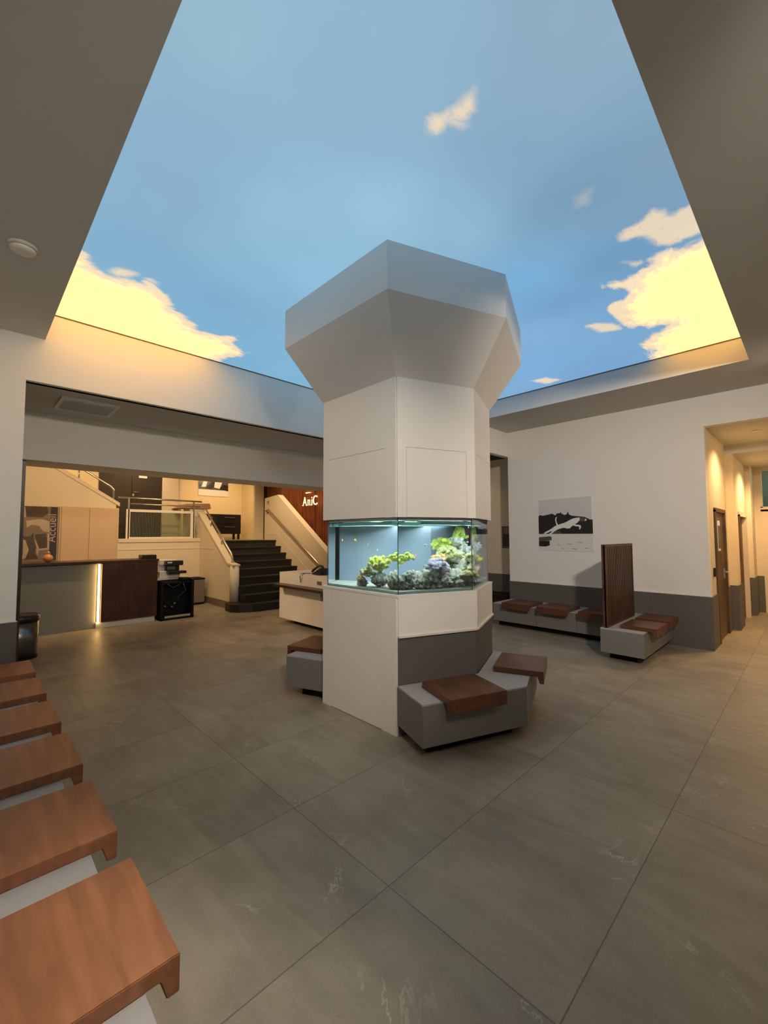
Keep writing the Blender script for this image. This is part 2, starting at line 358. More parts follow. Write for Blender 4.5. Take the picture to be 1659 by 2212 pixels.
SKY = [((1.26, 1.27), (146, 180, 201)), ((0.7, 1.84), (150, 183, 203)), ((1.9, 0.66), (145, 172, 192)), ((0.92, 2.38), (140, 178, 203)), ((0.94, 2.98), (138, 175, 200)), ((0.88, 3.61), (132, 174, 203)), ((1.48, 2.56), (146, 187, 212)), ((2.02, 2.04), (152, 194, 218)), ((2.53, 1.73), (142, 182, 208)), ((2.89, 1.19), (118, 156, 185)), ((1.92, 0.89), (140, 172, 195)), ((2.17, 1.16), (132, 166, 192)), ((2.91, 0.9), (122, 156, 182)), ((2.93, 0.63), (128, 158, 182)), ((4.06, 1.71), (116, 162, 202)), ((5.41, 2.42), (124, 172, 213)), ((4.6, 2.25), (130, 174, 212)), ((6.29, 2.01), (122, 166, 208)), ((3.25, 4.95), (128, 178, 210)), ((1.61, 4.09), (125, 172, 205)), ((1.86, 3.52), (132, 180, 208)), ((2.2, 2.99), (145, 190, 218)), ((3.51, 1.72), (120, 172, 212)), ((3.8, 1.08), (112, 154, 190)), ((2.54, 4.8), (125, 175, 208)), ((1.56, 1.57), (140, 178, 202))]
def sdf(P, x, y):
    d = 1e9; s = -1.0; n = len(P)
    for i in range(n):
        ax, ay = P[i]; bx, by = P[i-1]; ex, ey = bx-ax, by-ay; wx, wy = x-ax, y-ay
        t = max(0, min(1, (wx*ex+wy*ey)/(ex*ex+ey*ey+1e-12))); dx, dy = wx-ex*t, wy-ey*t
        d = min(d, dx*dx+dy*dy)
        if (ay > y) != (by > y) and x < (bx-ax)*(y-ay)/(by-ay+1e-12)+ax: s = -s
    return s*math.sqrt(d)      # positive inside
def sky_colour(x, y):
    a = [0, 0, 0]; W = 0
    for (px, py), c in SKY:
        k = 1/((px-x)**2+(py-y)**2+.06)**1.5; W += k; l = srgb(*c)
        for i in range(3): a[i] += k*l[i]
    return [v/W*BLUE_GAIN for v in a]
step = .03; nx = int(round((SX1-SX0)/step)); ny = int(round((SY1-SY0)/step))
bm = bmesh.new(); grid = []; dat = []
polyset = [(L1, 1, .16), (L2, 1, .05), (R1, 1, .3), (R2, 1, .14), (R3, 1, .3), (R4, 1, .3), (S1, .8, .3), (S2, .3, .3), (S4, 1, .3)]
for j in range(ny+1):
    row = []
    for i in range(nx+1):
        x = SX0+(SX1-SX0)*i/nx; y = SY0+(SY1-SY0)*j/ny
        row.append(bm.verts.new((x, y, ZS)))
        sk = sky_colour(x, y); big = max(sdf(L1, x, y), sdf(R2, x, y))
        sm = max(sdf(L2, x, y), sdf(R1, x, y), sdf(R3, x, y), sdf(R4, x, y), sdf(S1, x, y), sdf(S4, x, y)) if (x < 2.2 and y < 1.8) or x > 3 or (x < 1.3 and y > 3.8) else -1.0
        s2 = sdf(S2, x, y) if 2.6 < x < 3.3 and y < 1.4 else -1.0
        dat.append((sk, max(-1, big), max(-1, sm), max(-1, s2)))
    grid.append(row)
for j in range(ny):
    for i in range(nx): bm.faces.new([grid[j][i], grid[j+1][i], grid[j+1][i+1], grid[j][i+1]])
me = bpy.data.meshes.new('sky_panel'); bm.to_mesh(me); bm.free()
at = me.attributes.new('print_sky', 'FLOAT_COLOR', 'POINT'); a2 = me.attributes.new('print_cloud', 'FLOAT_VECTOR', 'POINT')
for i, (sk, b1, b2, b3) in enumerate(dat):
    at.data[i].color = (*sk, 1); a2.data[i].vector = (b1, b2, b3)
m = bpy.data.materials.new('backlit_sky_print'); m.use_nodes = True; nt = m.node_tree; N = nt.nodes; L = nt.links; N.clear()
out = N.new('ShaderNodeOutputMaterial'); em = N.new('ShaderNodeEmission'); L.new(em.outputs[0], out.inputs[0])
A1 = N.new('ShaderNodeAttribute'); A1.attribute_name = 'print_sky'; A2 = N.new('ShaderNodeAttribute'); A2.attribute_name = 'print_cloud'
s3 = N.new('ShaderNodeSeparateXYZ'); L.new(A2.outputs['Vector'], s3.inputs[0])
tc = N.new('ShaderNodeTexCoord')
def cnoise(sc, det, dist, rot, stretch):
    mp = N.new('ShaderNodeMapping'); mp.inputs['Rotation'].default_value = (0, 0, rot); mp.inputs['Scale'].default_value = stretch
    L.new(tc.outputs['Object'], mp.inputs[0]); n = N.new('ShaderNodeTexNoise'); n.inputs['Scale'].default_value = sc; n.inputs['Detail'].default_value = det
    n.inputs['Distortion'].default_value = dist; n.inputs['Roughness'].default_value = .6; L.new(mp.outputs[0], n.inputs['Vector']); return n.outputs['Fac']
nz = cnoise(3.2, 9, .5, 2.3, (1, 1.9, 1)); nf = cnoise(6.0, 8, .5, 2.3, (1, 2.2, 1))
def ss(v, lo, hi):
    n = N.new('ShaderNodeMapRange'); n.interpolation_type = 'SMOOTHSTEP'; n.inputs['From Min'].default_value = lo; n.inputs['From Max'].default_value = hi; L.new(v, n.inputs['Value']); return n.outputs[0]
d1 = math_('ADD', s3.outputs[0], math_('MULTIPLY', math_('SUBTRACT', nz, .5), .34))
d2 = math_('ADD', s3.outputs[1], math_('MULTIPLY', math_('SUBTRACT', nf, .5), .12))
d3 = math_('ADD', s3.outputs[2], math_('MULTIPLY', math_('SUBTRACT', nf, .5), .10))
cov = math_('MAXIMUM', ss(d1, -.02, .06), math_('MULTIPLY', ss(d2, -.03, .05), .85)); cov = math_('MAXIMUM', cov, math_('MULTIPLY', ss(d3, -.06, .05), .28))
core = ss(math_('ADD', s3.outputs[0], math_('MULTIPLY', math_('SUBTRACT', nf, .5), .5)), .06, .34)
core2 = ss(math_('ADD', s3.outputs[1], math_('MULTIPLY', math_('SUBTRACT', nf, .5), .15)), .06, .2)
mxa = N.new('ShaderNodeMix'); mxa.data_type = 'RGBA'; mxa.inputs[6].default_value = (.80, .64, .44, 1); mxa.inputs[7].default_value = (*CLOUD, 1); L.new(core, mxa.inputs[0])
# grey-violet streaks inside the thin parts
st = ss(nf, .58, .72); mxs = N.new('ShaderNodeMix'); mxs.data_type = 'RGBA'; mxs.inputs[7].default_value = (.50, .43, .42, 1)
inv = math_('SUBTRACT', 1.0, core); L.new(math_('MULTIPLY', math_('MULTIPLY', st, inv), .55), mxs.inputs[0]); L.new(mxa.outputs[2], mxs.inputs[6])
mxb = N.new('ShaderNodeMix'); mxb.data_type = 'RGBA'; L.new(cov, mxb.inputs[0]); L.new(A1.outputs['Color'], mxb.inputs[6]); L.new(mxs.outputs[2], mxb.inputs[7])
lowf = cnoise(.9, 3, .3, .4, (1, 1, 1)); g = math_('ADD', math_('MULTIPLY', lowf, .16), .92)
L.new(mxb.outputs[2], em.inputs[0]); L.new(g, em.inputs[1])
me.materials.append(m)
o = bpy.data.objects.new('ceiling_light_panel', me); COL.objects.link(o)
tag(o, 'huge backlit stretch ceiling printed with blue sky and golden clouds', 'ceiling light')
struct('ceiling_backing', MB().box(SX0-.05, SX1+.05, SY0-.05, SY1+.06, ZS+.02, 4.05, 'groove'))
# dark shadow gap along the two visible far edges
struct('trim_2', MB().box(SX0, SX1, SY1-.006, SY1, ZS-.014, ZS-.002, 'groove').box(SX1-.006, SX1, SY0, SY1, ZS-.014, ZS-.002, 'groove'))

# reception side: second bulkhead and far rooms
struct('wall_bulkhead', MB().box(-.3, 8.4, 6.77, 7.42, 2.595, 3.95, 'wall'))
struct('ceiling_reception', MB().box(-.3, 10, 7.42, 15, 3.9, 4.0, 'warmwhite'))
struct('trim_3', MB().box(.37, .50, 6.86, 6.98, 0, 2.595, 'deskwood'))
struct('wall_reception', MB().box(-.3, -.18, YL+.12, 15, 0, 3.9, 'warmwhite'))
# landing front wall with sloping parapet of the upper flight (plane Y = 11.1)
YW = 11.1
struct('wall_landing', MB().prismy([(-.2, 0), (4.42, 0), (4.42, 1.50), (2.46, 1.50), (2.46, 2.28), (2.40, 2.28), (2.40, 2.36), (1.25, 3.10), (.02, 3.9), (-.2, 3.9)], YW, YW+.14, 'warmwhite')
       .prismy([(2.47, 2.32), (2.47, 2.40), (1.22, 3.20), (-.1, 4.0), (-.1, 3.9), (1.25, 3.08)], YW-.02, YW+.16, 'warmwhite')
       .box(2.47, 4.30, YW-.01, YW, 1.325, 1.34, 'edge').box(2.46, 4.32, YW-.02, YW+.16, 1.50, 1.585, 'warmwhite'))
struct('floor_landing', MB().box(-.2, 8.2, YW+.14, 15, 1.38, 1.52, 'floor'))
struct('wall_back', MB().box(-.3, 2.33, 12.6, 12.72, 1.52, 3.9, 'yellow').box(2.33, 3.80, 12.60, 12.72, 3.55, 3.9, 'warmwhite').box(3.80, 4.22, 12.55, 12.72, 1.52, 3.9, 'warmwhite')
       .box(4.22, 4.32, 12.6, 14.6, 1.52, 3.9, 'warmwhite').box(4.2, 8.2, 14.5, 14.62, 1.52, 3.9, 'yellow').box(7.05, 7.2, 12.8, 14.5, 1.52, 3.9, 'yellow'))
d = MB().box(2.33, 3.80, 12.58, 12.66, 1.52, 3.55, 'door').box(3.06, 3.07, 12.575, 12.6, 1.52, 3.55, 'black')
d = d.build('door_1'); d['kind'] = 'structure'
MB().tube([(3.10, 12.56, 2.80), (3.10, 12.52, 2.80), (3.22, 12.52, 2.80)], .010, 'steel').box(3.08, 3.12, 12.565, 12.58, 2.70, 2.76, 'steel').build('door_handle', d)
tag(MB().box(3.22, 3.42, 12.56, 12.58, 3.19, 3.25, 'edge').build('door_sign'), 'small cream nameplate fixed high on the dark landing door', 'sign')
# white reveal and dark jamb at the right end of the landing
struct('trim_4', MB().box(6.55, 6.86, 12.55, 12.65, 1.52, 3.9, 'warmwhite').box(6.86, 6.98, 12.50, 12.65, 1.52, 3.9, 'door'))
# wood slatted wall beside the stairs
sw = MB(); X0 = 6.95
sw.box(X0, X0+.1, 6.6, 12.5, 0, 3.9, 'slatwall')
y = 6.62; k = 0
while y < 12.45:
    wdt = random.choice((.05, .065, .08)); sw.box(X0-random.choice((.012, .02, .03)), X0, y, y+wdt-.012, 0, 3.9, 'slatwall'); y += wdt
struct('wall_slatted', sw)
struct('wall_end', MB().box(7.05, 8.3, 8.9, 9.0, 0, 3.9, 'warmwhite'))

# corridor to the right
struct('ceiling_corridor', MB().box(XR+.12, 9.5, -.7, 1.2, 3.213, 3.35, 'ceil').box(9.5, 9.62, -.7, 1.2, 3.05, 3.35, 'ceil').box(9.62, 12.5, -.7, 1.2, 3.05, 3.2, 'ceil'))
struct('wall_corridor', MB().box(XR+.12, 8.14, 1.08, 1.2, 0, 3.213, 'warmwhite').box(8.14, 9.10, 1.08, 1.2, 2.02, 3.213, 'warmwhite').box(9.10, 9.5, 1.08, 1.2, 0, 3.213, 'warmwhite')
       .box(9.5, 9.62, .97, 1.2, 0, 3.05, 'yellow').box(9.62, 10.05, .98, 1.2, 0, 3.05, 'warmwhite').box(10.05, 11.1, .98, 1.2, 2.0, 3.05, 'warmwhite').box(11.1, 11.4, .98, 1.2, 0, 3.05, 'warmwhite')
       .box(11.4, 12.0, .90, 1.2, 0, 3.05, 'warmwhite').box(12.0, 12.1, .80, 1.2, 0, 3.05, 'warmwhite').box(12.0, 12.1, -.7, .80, 2.98, 3.05, 'warmwhite').box(XR+.12, 12.1, -.82, -.7, 0, 3.213, 'warmwhite'))
struct('baseboard_corridor', MB().box(XR, 8.08, 1.062, 1.08, 0, .752, 'dado').box(9.14, 9.5, 1.062, 1.08, 0, .745, 'dado').box(9.48, 9.5, .955, 1.08, 0, .76, 'dado').box(9.5, 10.0, .955, .97, 0, .76, 'dado')
       .box(11.1, 11.4, .965, .98, 0, .76, 'dado').box(11.385, 11.4, .885, .98, 0, .76, 'dado').box(11.4, 12.0, .885, .90, 0, .76, 'dado').box(11.985, 12.0, .79, .90, 0, .76, 'dado'))
d = MB().box(8.17, 9.07, 1.085, 1.13, 0, 1.99, 'doorwood').build('door_2'); d['kind'] = 'structure'
MB().box(8.10, 8.17, 1.055, 1.13, 0, 2.02, 'doorwood').box(9.07, 9.14, 1.055, 1.13, 0, 2.02, 'doorwood').box(8.10, 9.14, 1.055, 1.13, 1.99, 2.05, 'doorwood').build('door_frame', d)
MB().tube([(8.9, 1.085, 1.03), (8.9, 1.03, 1.03), (8.74, 1.03, 1.03)], .011, 'steel').box(8.86, 8.94, 1.07, 1.085, .93, 1.08, 'steel').build('door_handle', d)
tag(MB().box(8.42, 8.66, 1.078, 1.084, 1.38, 1.86, 'paper').box(8.45, 8.63, 1.074, 1.078, 1.42, 1.78, 'pmid').build('door_notice'), 'white notice sheet fixed to the brown corridor door', 'notice')
tag(MB().rbox(7.86, 7.93, 1.05, 1.078, 1.02, 1.15, 'blackplastic').build('door_intercom'), 'small black switch box on wall beside the brown door', 'switch')
d = MB().box(10.08, 11.07, 1.03, 1.08, 0, 1.97, 'doorwood').build('door_3'); d['kind'] = 'structure'
MB().box(10.0, 10.08, .955, 1.08, 0, 2.0, 'doorwood').box(11.07, 11.14, .955, 1.08, 0, 2.0, 'warmwhite').box(10.0, 11.14, .955, 1.08, 1.97, 2.06, 'warmwhite').build('door_frame', d)
wn_ = MB().box(12.0, 12.08, .62, .80, 0, 2.16, 'warmwhite').box(12.0, 12.08, -.7, .80, 2.12, 2.22, 'warmwhite').box(12.0, 12.08, .76, .80, 2.2, 2.98, 'warmwhite')
wn_ = struct('window_1', wn_)
MB().box(12.03, 12.04, -.7, .76, 2.22, 2.98, 'glassrail').box(12.03, 12.04, -.7, .62, 0, 2.12, 'glassrail').build('window_glass', wn_)
struct('wall_outside', MB().box(13.2, 13.3, -1.5, 2.0, 0, 3.2, 'deskgrey').box(12.1, 13.2, 1.2, 1.3, 0, 3.2, 'deskgrey'))
# corridor downlight
t = thing('ceiling_downlight', 'round recessed downlight glowing in the corridor ceiling', 'ceiling light', (8.5, .567, 3.213))
MB().lathe([(.045, -.002), (.045, -.006), (.001, -.006)], (8.5, .567, 3.213), 'spot').build('lamp', t)
MB().lathe([(.046, -.001), (.062, -.001), (.060, -.008), (.046, -.010)], (8.5, .567, 3.213), 'white').build('trim_ring', t)
lamp('corridor_downlight_beam', 'SPOT', (8.5, .567, 3.19), 130, WARM, .04, spot=2.5, blend=.7)
lamp('corridor_second_beam', 'SPOT', (10.6, .4, 3.02), 150, WARM, .04, spot=2.6, blend=.7)
lamp('corridor_bright_bay', 'SPOT', (9.2, -.4, 3.1), 120, (1, .72, .34), .05, rot=(math.radians(-50), 0, math.radians(-20)), spot=1.6, blend=.8)

# ------------------------------------------------------------------ the aquarium column
HEX = [(2.57, 2.46), (3.31, 2.17), (4.05, 2.46), (4.05, 3.50), (3.31, 3.79), (2.57, 3.50)]
CC = Vector((3.31, 2.98))
def offset(P, d):
    n = len(P); out = []
    for i in range(n):
        a, b_, c2 = Vector(P[i-1]), Vector(P[i]), Vector(P[(i+1) % n])
        e1 = (b_-a).normalized(); e2 = (c2-b_).normalized(); n1 = Vector((e1.y, -e1.x)); n2 = Vector((e2.y, -e2.x))
        k = (n1+n2).normalized(); out.append(tuple(b_+k*(d/k.dot(n1))))
    return out
col = thing('aquarium_column', 'white faceted column with flared top and glass aquarium round its middle', 'column', (3.31, 2.98, 0))
def ring(z, d): return [(x, y, z) for x, y in offset(HEX, d)]
b = MB().loft(ring(0, -.02), ring(1.12, -.02), 'groove'); b.build('core', col)
# lacquer skin: bottom cabinet, left face to the floor, other faces from 0.81 up
def face_panel(mb, i, u0, u1, z0, z1, t, mat, base=0.0):
    P = offset(HEX, base); a = Vector(P[i]); b2 = Vector(P[(i+1) % 6]); e = (b2-a); L_ = e.length; e = e/L_; n = Vector((e.y, -e.x))
    if u1 is None: u1 = L_
    if u1 < 0: u1 = L_+u1
    p0 = a+e*u0; p1 = a+e*u1; q0 = p0+n*t; q1 = p1+n*t
    return mb.hexa([(p0.x, p0.y, z0), (p1.x, p1.y, z0), (q1.x, q1.y, z0), (q0.x, q0.y, z0), (p0.x, p0.y, z1), (p1.x, p1.y, z1), (q1.x, q1.y, z1), (q0.x, q0.y, z1)], mat)
for i in range(6):
    if i in (5, 2): continue
    face_panel(MB(), i, 0, None, .81, 1.127, .020, 'lac', -.02).build('apron_panel', col)
    face_panel(MB(), i, 0, None, .795, .812, .032, 'edge', -.02).build('apron_edge', col)
    face_panel(MB(), i, 0, None, 0, .80, .012, 'dado', -.02).build('dado_panel', col)
# long faces: door flanked by two fixed strips (face 5 runs from (2.57,3.50) to (2.57,2.46))
for i in (5, 2):
    face_panel(MB(), i, 0, .125, 0, 1.127, .020, 'lac', -.02).build('side_strip', col)
    face_panel(MB(), i,   .129, -.179, .004, 1.125, .018, 'lac', -.02).build('cabinet_door', col)
    face_panel(MB(), i, -1, None, 0, 1.127, .020, 'lac', -.02) if False else None
    P = offset(HEX, -.02); Lf = (Vector(P[i])-Vector(P[(i+1) % 6])).length
    face_panel(MB(), i, Lf-.175, None, 0, 1.127, .020, 'lac', -.02).build('side_strip', col)
rim = MB().loft(ring(1.127, .002), ring(1.146, .002), 'lidwhite'); rim.build('rim', col)
# hood above the tank
hood = MB().loft(ring(1.80, -.015), ring(3.006, -.015), 'groove'); hood.build('hood', col)
for i in range(6):
    P = offset(HEX, -.015); Lf = (Vector(P[i])-Vector(P[(i+1) % 6])).length
    if i in (5, 2):
        for (a, b2) in ((.085, .52), (.523, Lf-.135)): face_panel(MB(), i, a, b2, 1.802, 2.40, .015, 'lac', -.015).build('hood_door', col)
        fr = MB(); face_panel(fr, i, 0, .082, 1.80, 2.403, .015, 'lac', -.015); face_panel(fr, i, Lf-.132, None, 1.80, 2.403, .015, 'lac', -.015)
    else:
        a, b2 = (.085, Lf-.09)
        face_panel(MB(), i, a, b2, 1.802, 2.40, .015, 'lac', -.015).build('hood_door', col)
        fr = MB(); face_panel(fr, i, 0, a-.003, 1.80, 2.403, .015, 'lac', -.015); face_panel(fr, i, b2+.003, None, 1.80, 2.403, .015, 'lac', -.015)
    face_panel(fr, i, 0, None, 2.403, 3.006, .015, 'lac', -.015); fr.build('hood_frame', col)
MB().loft(ring(3.004, .0), ring(3.55, .32), 'cap').build('flared_capital', col)
MB().loft(ring(3.55, .32), ring(3.944, .32), 'cap').build('crown', col)

# tank
for i in range(6):
    P = offset(HEX, -.045)
    face_panel(MB(), i, .004, -.004 if False else (Vector(P[i])-Vector(P[(i+1) % 6])).length-.004, 1.146, 1.80, .010, 'glasspane', -.045).build('glass_pane', col)
    x, y = P[i]; dx = CC-Vector((x, y)); dx.normalize()
    MB().tube([(x, y, 1.146), (x, y, 1.80)], .0035, 'silicone', 6).build('silicone_seam', col)
wt = MB().loft(ring(1.147, -.052), ring(1.775, -.052), 'water').build('water', col)
MB().loft(ring(1.776, -.05), ring(1.799, -.05), 'lidwhite').build('tank_cover', col)
for (xa, ya, xb, yb) in ((2.75, 2.62, 2.75, 3.36), (2.86, 2.47, 3.27, 2.31), (3.35, 2.31, 3.78, 2.48), (2.9, 3.0, 3.75, 3.0)):
    a = Vector((xa, ya)); b2 = Vector((xb, yb)); e = (b2-a).normalized(); n = Vector((e.y, -e.x))*.045
    MB().prism([tuple(a-n), tuple(a+n), tuple(b2+n), tuple(b2-n)], 1.757, 1.768, 'tankled').build('light_bar', col)
    n2 = n*1.25; q = MB()
    for s1 in (1, -1): q.prism([tuple(a+n2*s1*.9), tuple(b2+n2*s1*.9), tuple(b2+n2*s1), tuple(a+n2*s1)], 1.738, 1.770, 'aqua')
    for c0 in (a, b2): q.prism([tuple(c0-n2-e*.004), tuple(c0+n2-e*.004), tuple(c0+n2+e*.004), tuple(c0-n2+e*.004)], 1.738, 1.770, 'aqua')
    q.build('light_housing', col)
# rear weir box in the tank (dark blue-black overflow)
M['weir'] = plain('blue_black_acrylic', (.055, .066, .09), .25)
MB().prism([(3.50, 3.00), (3.98, 2.90), (3.98, 3.46), (3.33, 3.71), (3.05, 3.60)], 1.16, 1.74, 'weir').build('overflow_box', col)
sd = MB(); sd.loft([(x, y, 1.150) for x, y in offset(HEX, -.056)], [(x, y, 1.168) for x, y in offset(HEX, -.056)], 'sand')
tag(sd.build('aquarium_sand'), 'white coral sand covering the aquarium bottom', 'sand', kind='stuff')
def rock(x, y, z, r, mat, label, seed, sq=(1, 1, .8), amp=.55, cat='rock', name='live_rock'):
    o = MB().blob((0, 0, 0), r, mat, 4, amp, 2.6, seed, sq).build(name); o.location = (x, y, z)
    return tag(o, label, cat)
rocks = [
 (2.80, 2.62, 1.22, .085, 'rockdark', 'dark grey rock against the column corner of the tank'),
 (2.93, 2.50, 1.21, .070, 'rockdark', 'low dark rock at the front glass right of the tank corner'),
 (3.08, 2.50, 1.25, .115, 'rock', 'big pale craggy rock at front of the aquarium'),
 (3.28, 2.40, 1.24, .110, 'rock', 'white and black mottled rock low under the reef slope'),
 (3.44, 2.42, 1.30, .130, 'rock', 'large pale rock at the tank peak front'),
 (3.62, 2.52, 1.32, .140, 'rock', 'bulky mottled rock by the right glass of the aquarium'),
 (3.22, 2.62, 1.30, .120, 'rock', 'mid slope reef rock behind the big craggy rock'),
 (3.45, 2.66, 1.42, .130, 'rock', 'upper reef rock carrying the olive corals'),
 (3.66, 2.72, 1.48, .110, 'rock', 'topmost pale rock near the right end of the reef'),
 (3.82, 2.62, 1.36, .110, 'rock', 'reef rock squeezed beside the side glass'),
 (2.84, 2.86, 1.24, .080, 'rock', 'rock under the yellow green coral clump'),
 (2.72, 3.02, 1.20, .055, 'rockdark', 'small rock with orange sponge near the left glass'),
 (3.02, 2.74, 1.24, .095, 'rock', 'rounded rock between left clump and reef slope')]
for k, (x, y, z, r, mt, lb) in enumerate(rocks): rock(x, y, z, r, mt, lb, k+1)
def coral(x, y, z, r, mat, label, seed, n=30, spread=1.0):
    mb = MB(); rnd = random.Random(seed)
    mb.blob((0, 0, 0), r*.62, mat, 3, .3, 3, seed, (1, 1, .6))
    for _ in range(n):
        t = rnd.uniform(0, 2*math.pi); q = rnd.uniform(.25, 1)*r*spread; h = (1-(q/r/spread)**2)*r*.45
        mb.blob((q*math.cos(t), q*math.sin(t), h+rnd.uniform(-.2, .15)*r), r*rnd.uniform(.13, .27), mat, 2, .45, 4, rnd.random()*9, (1, 1, .8))
    o = mb.build('coral'); o.location = (x, y, z); return tag(o, label, 'coral')
cor = [
 (2.80, 2.84, 1.37, .105, 'cgreen', 'bright yellow green coral clump at mid left of tank'),
 (2.86, 2.68, 1.44, .060, 'cgreen', 'small yellow green coral above the tank corner'),
 (2.74, 2.96, 1.29, .065, 'colive', 'olive coral low on the sand left of the clump'),
 (2.72, 3.04, 1.235, .040, 'corange', 'orange brown coral nearest the left glass'),
 (2.73, 2.79, 1.26, .050, 'cwhite', 'white mushroom coral below the green clump'),
 (2.82, 2.56, 1.29, .052, 'cwhite', 'white domed coral close behind the corner seam'),
 (3.06, 2.46, 1.36, .095, 'clav', 'lavender grey coral plate topping the craggy rock'),
 (3.18, 2.55, 1.42, .070, 'corange', 'pale orange coral in the middle of the slope'),
 (3.30, 2.55, 1.46, .100, 'colive', 'olive lobed coral covering the reef shoulder'),
 (3.40, 2.72, 1.54, .095, 'cgreen', 'yellow green coral on upper left of the reef'),
 (3.52, 2.66, 1.57, .075, 'cwhite', 'white spiky coral along the reef ridge'),
 (3.70, 2.74, 1.62, .060, 'cgreen', 'yellow green coral crowning the reef peak'),
 (3.48, 2.38, 1.42, .080, 'colive', 'olive coral by the peak seam of the tank'),
 (3.34, 2.30, 1.28, .080, 'colive', 'yellow olive coral low at the peak seam'),
 (3.62, 2.42, 1.38, .075, 'cgreen', 'green coral low by the right glass'),
 (3.72, 2.50, 1.50, .085, 'clav', 'grey lavender coral high by the right glass'),
 (3.10, 2.36, 1.235, .045, 'cwhite', 'pale coral at the foot of the front glass')]
for k, (x, y, z, r, mt, lb) in enumerate(cor): coral(x, y, z, r*1.32, mt, lb, k+20)
# arch coral on the peak
pts = [(3.50, 2.66, 1.58), (3.56, 2.68, 1.66), (3.62, 2.70, 1.71), (3.69, 2.72, 1.70), (3.72, 2.73, 1.62)]
tag(MB().tube(pts, [.028, .03, .036, .034, .03], 'cgreen', 12).build('arch_coral'), 'arched green coral branch rising above the reef peak', 'coral')
mb = MB(); rnd = random.Random(3)
for _ in range(16):
    t = rnd.uniform(0, 6.28); q = rnd.uniform(.3, 1)
    mb.tube([(0, 0, 0), (.045*q*math.cos(t), .045*q*math.sin(t), .035+.02*q)], [.006, .003], 'cpink', 6)
o = mb.build('coral'); o.location = (2.95, 2.66, 1.42); tag(o, 'pink branching coral beside the yellow green clump', 'coral')
def fish(x, y, z, L_, mat, label, rz):
    mb = MB(); mb.blob((0, 0, 0), L_*.5, mat, 2, 0, 1, 0, (1, .28, .55))
    mb.prismy([(-L_*.42, 0), (-L_*.75, L_*.28), (-L_*.68, 0), (-L_*.75, -L_*.28)], -.0015, .0015, mat)
    mb.prismy([(-.2*L_, L_*.22), (.15*L_, L_*.24), (-.1*L_, L_*.42), (-.3*L_, L_*.36)], -.001, .001, mat)
    o = mb.build('reef_fish'); o.location = (x, y, z); o.rotation_euler = (0, 0, rz); return tag(o, label, 'fish')
fish(2.70, 3.30, 1.60, .035, 'fyellow', 'yellow fish nearest the left end pane', .4)
fish(2.74, 3.14, 1.60, .040, 'fyellow', 'yellow fish right of the other one behind left glass', 1.2)
fish(3.20, 2.50, 1.60, .034, 'fyellow', 'yellow fish above the reef slope', 2.4)
fish(2.78, 2.98, 1.56, .028, 'fblue', 'tiny pale fish above the green coral', .7)
fish(2.76, 2.84, 1.51, .030, 'fblue', 'pale blue fish swimming lower than its neighbour', 3.4)
fish(2.92, 2.46, 1.56, .026, 'fblue', 'small pale fish behind the front glass near the corner', 2.8)
fish(3.46, 2.40, 1.72, .026, 'fblue', 'small pale fish high near the tank lights', .9)
fish(3.40, 2.36, 1.58, .022, 'fblue', 'smallest pale fish just above the reef ridge', 1.9)

# ------------------------------------------------------------------ benches
def local(A, u, n):
    A = Vector(A); return lambda a, b: tuple(A+Vector(u)*a+Vector(n)*b)
# waterfall seat: plank with a downturned front lip. built in local frame: x = width, y = 0 (back) .. depth (front)
def seat_mesh(wd, dp, mat, th=.048, lip=.105, lt=.045):
    mb = MB()
    mb.prismx([(0, .0), (0, th), (dp, th), (dp, th-lip), (dp-lt*.75, th-lip), (dp-lt*1.15, 0)], 0, wd, mat)
    bmesh.ops.recalc_face_normals(mb.bm, faces=mb.bm.faces)
    bmesh.ops.bevel(mb.bm, geom=mb.bm.edges[:], offset=.003, segments=2, affect='EDGES')
    me = bpy.data.meshes.new('bench_seat')
    mb.bm.to_mesh(me); mb.bm.free(); me.materials.append(M[mat]); return me
def put_seat(me, loc, rz, label, group):
    o = bpy.data.objects.new('bench_seat', me); COL.objects.link(o); o.location = loc; o.rotation_euler = (0, 0, rz)
    return tag(o, label, 'seat', group)
ZB = .41
# long bench on the left: seats face +x. local y -> +x, local x -> -y  (rotate -90)
t = thing('wall_bench', 'long pale grey bench running along the wall under six wooden seats', 'bench', (.1, 2.6, 0))
MB().box(-.14, .39, -1.0, 5.41, .10, ZB-.012, 'block').build('body', t)
MB().box(-.14, .39, -1.0, 5.41, ZB-.012, ZB, 'blocklit').build('top', t)
MB().box(-.12, .25, -.9, 5.35, 0, .10, 'black').build('plinth', t)
sm = seat_mesh(.51, .47, 'seatx'); 
names = ['nearest and largest wooden seat of the long wall bench', 'second nearest wooden seat on the long wall bench', 'third nearest wooden seat on the long wall bench',
         'fourth wooden seat of the long bench counted from its near end', 'wooden seat next to last before the metal bin end of the long bench', 'farthest wooden seat of the long bench, closest to the bin']
for k in range(6):
    y0 = 1.325+.708*k
    put_seat(sm, (.01, y0+.51, ZB), -math.pi/2, names[k], 'wooden seats on the long wall bench')
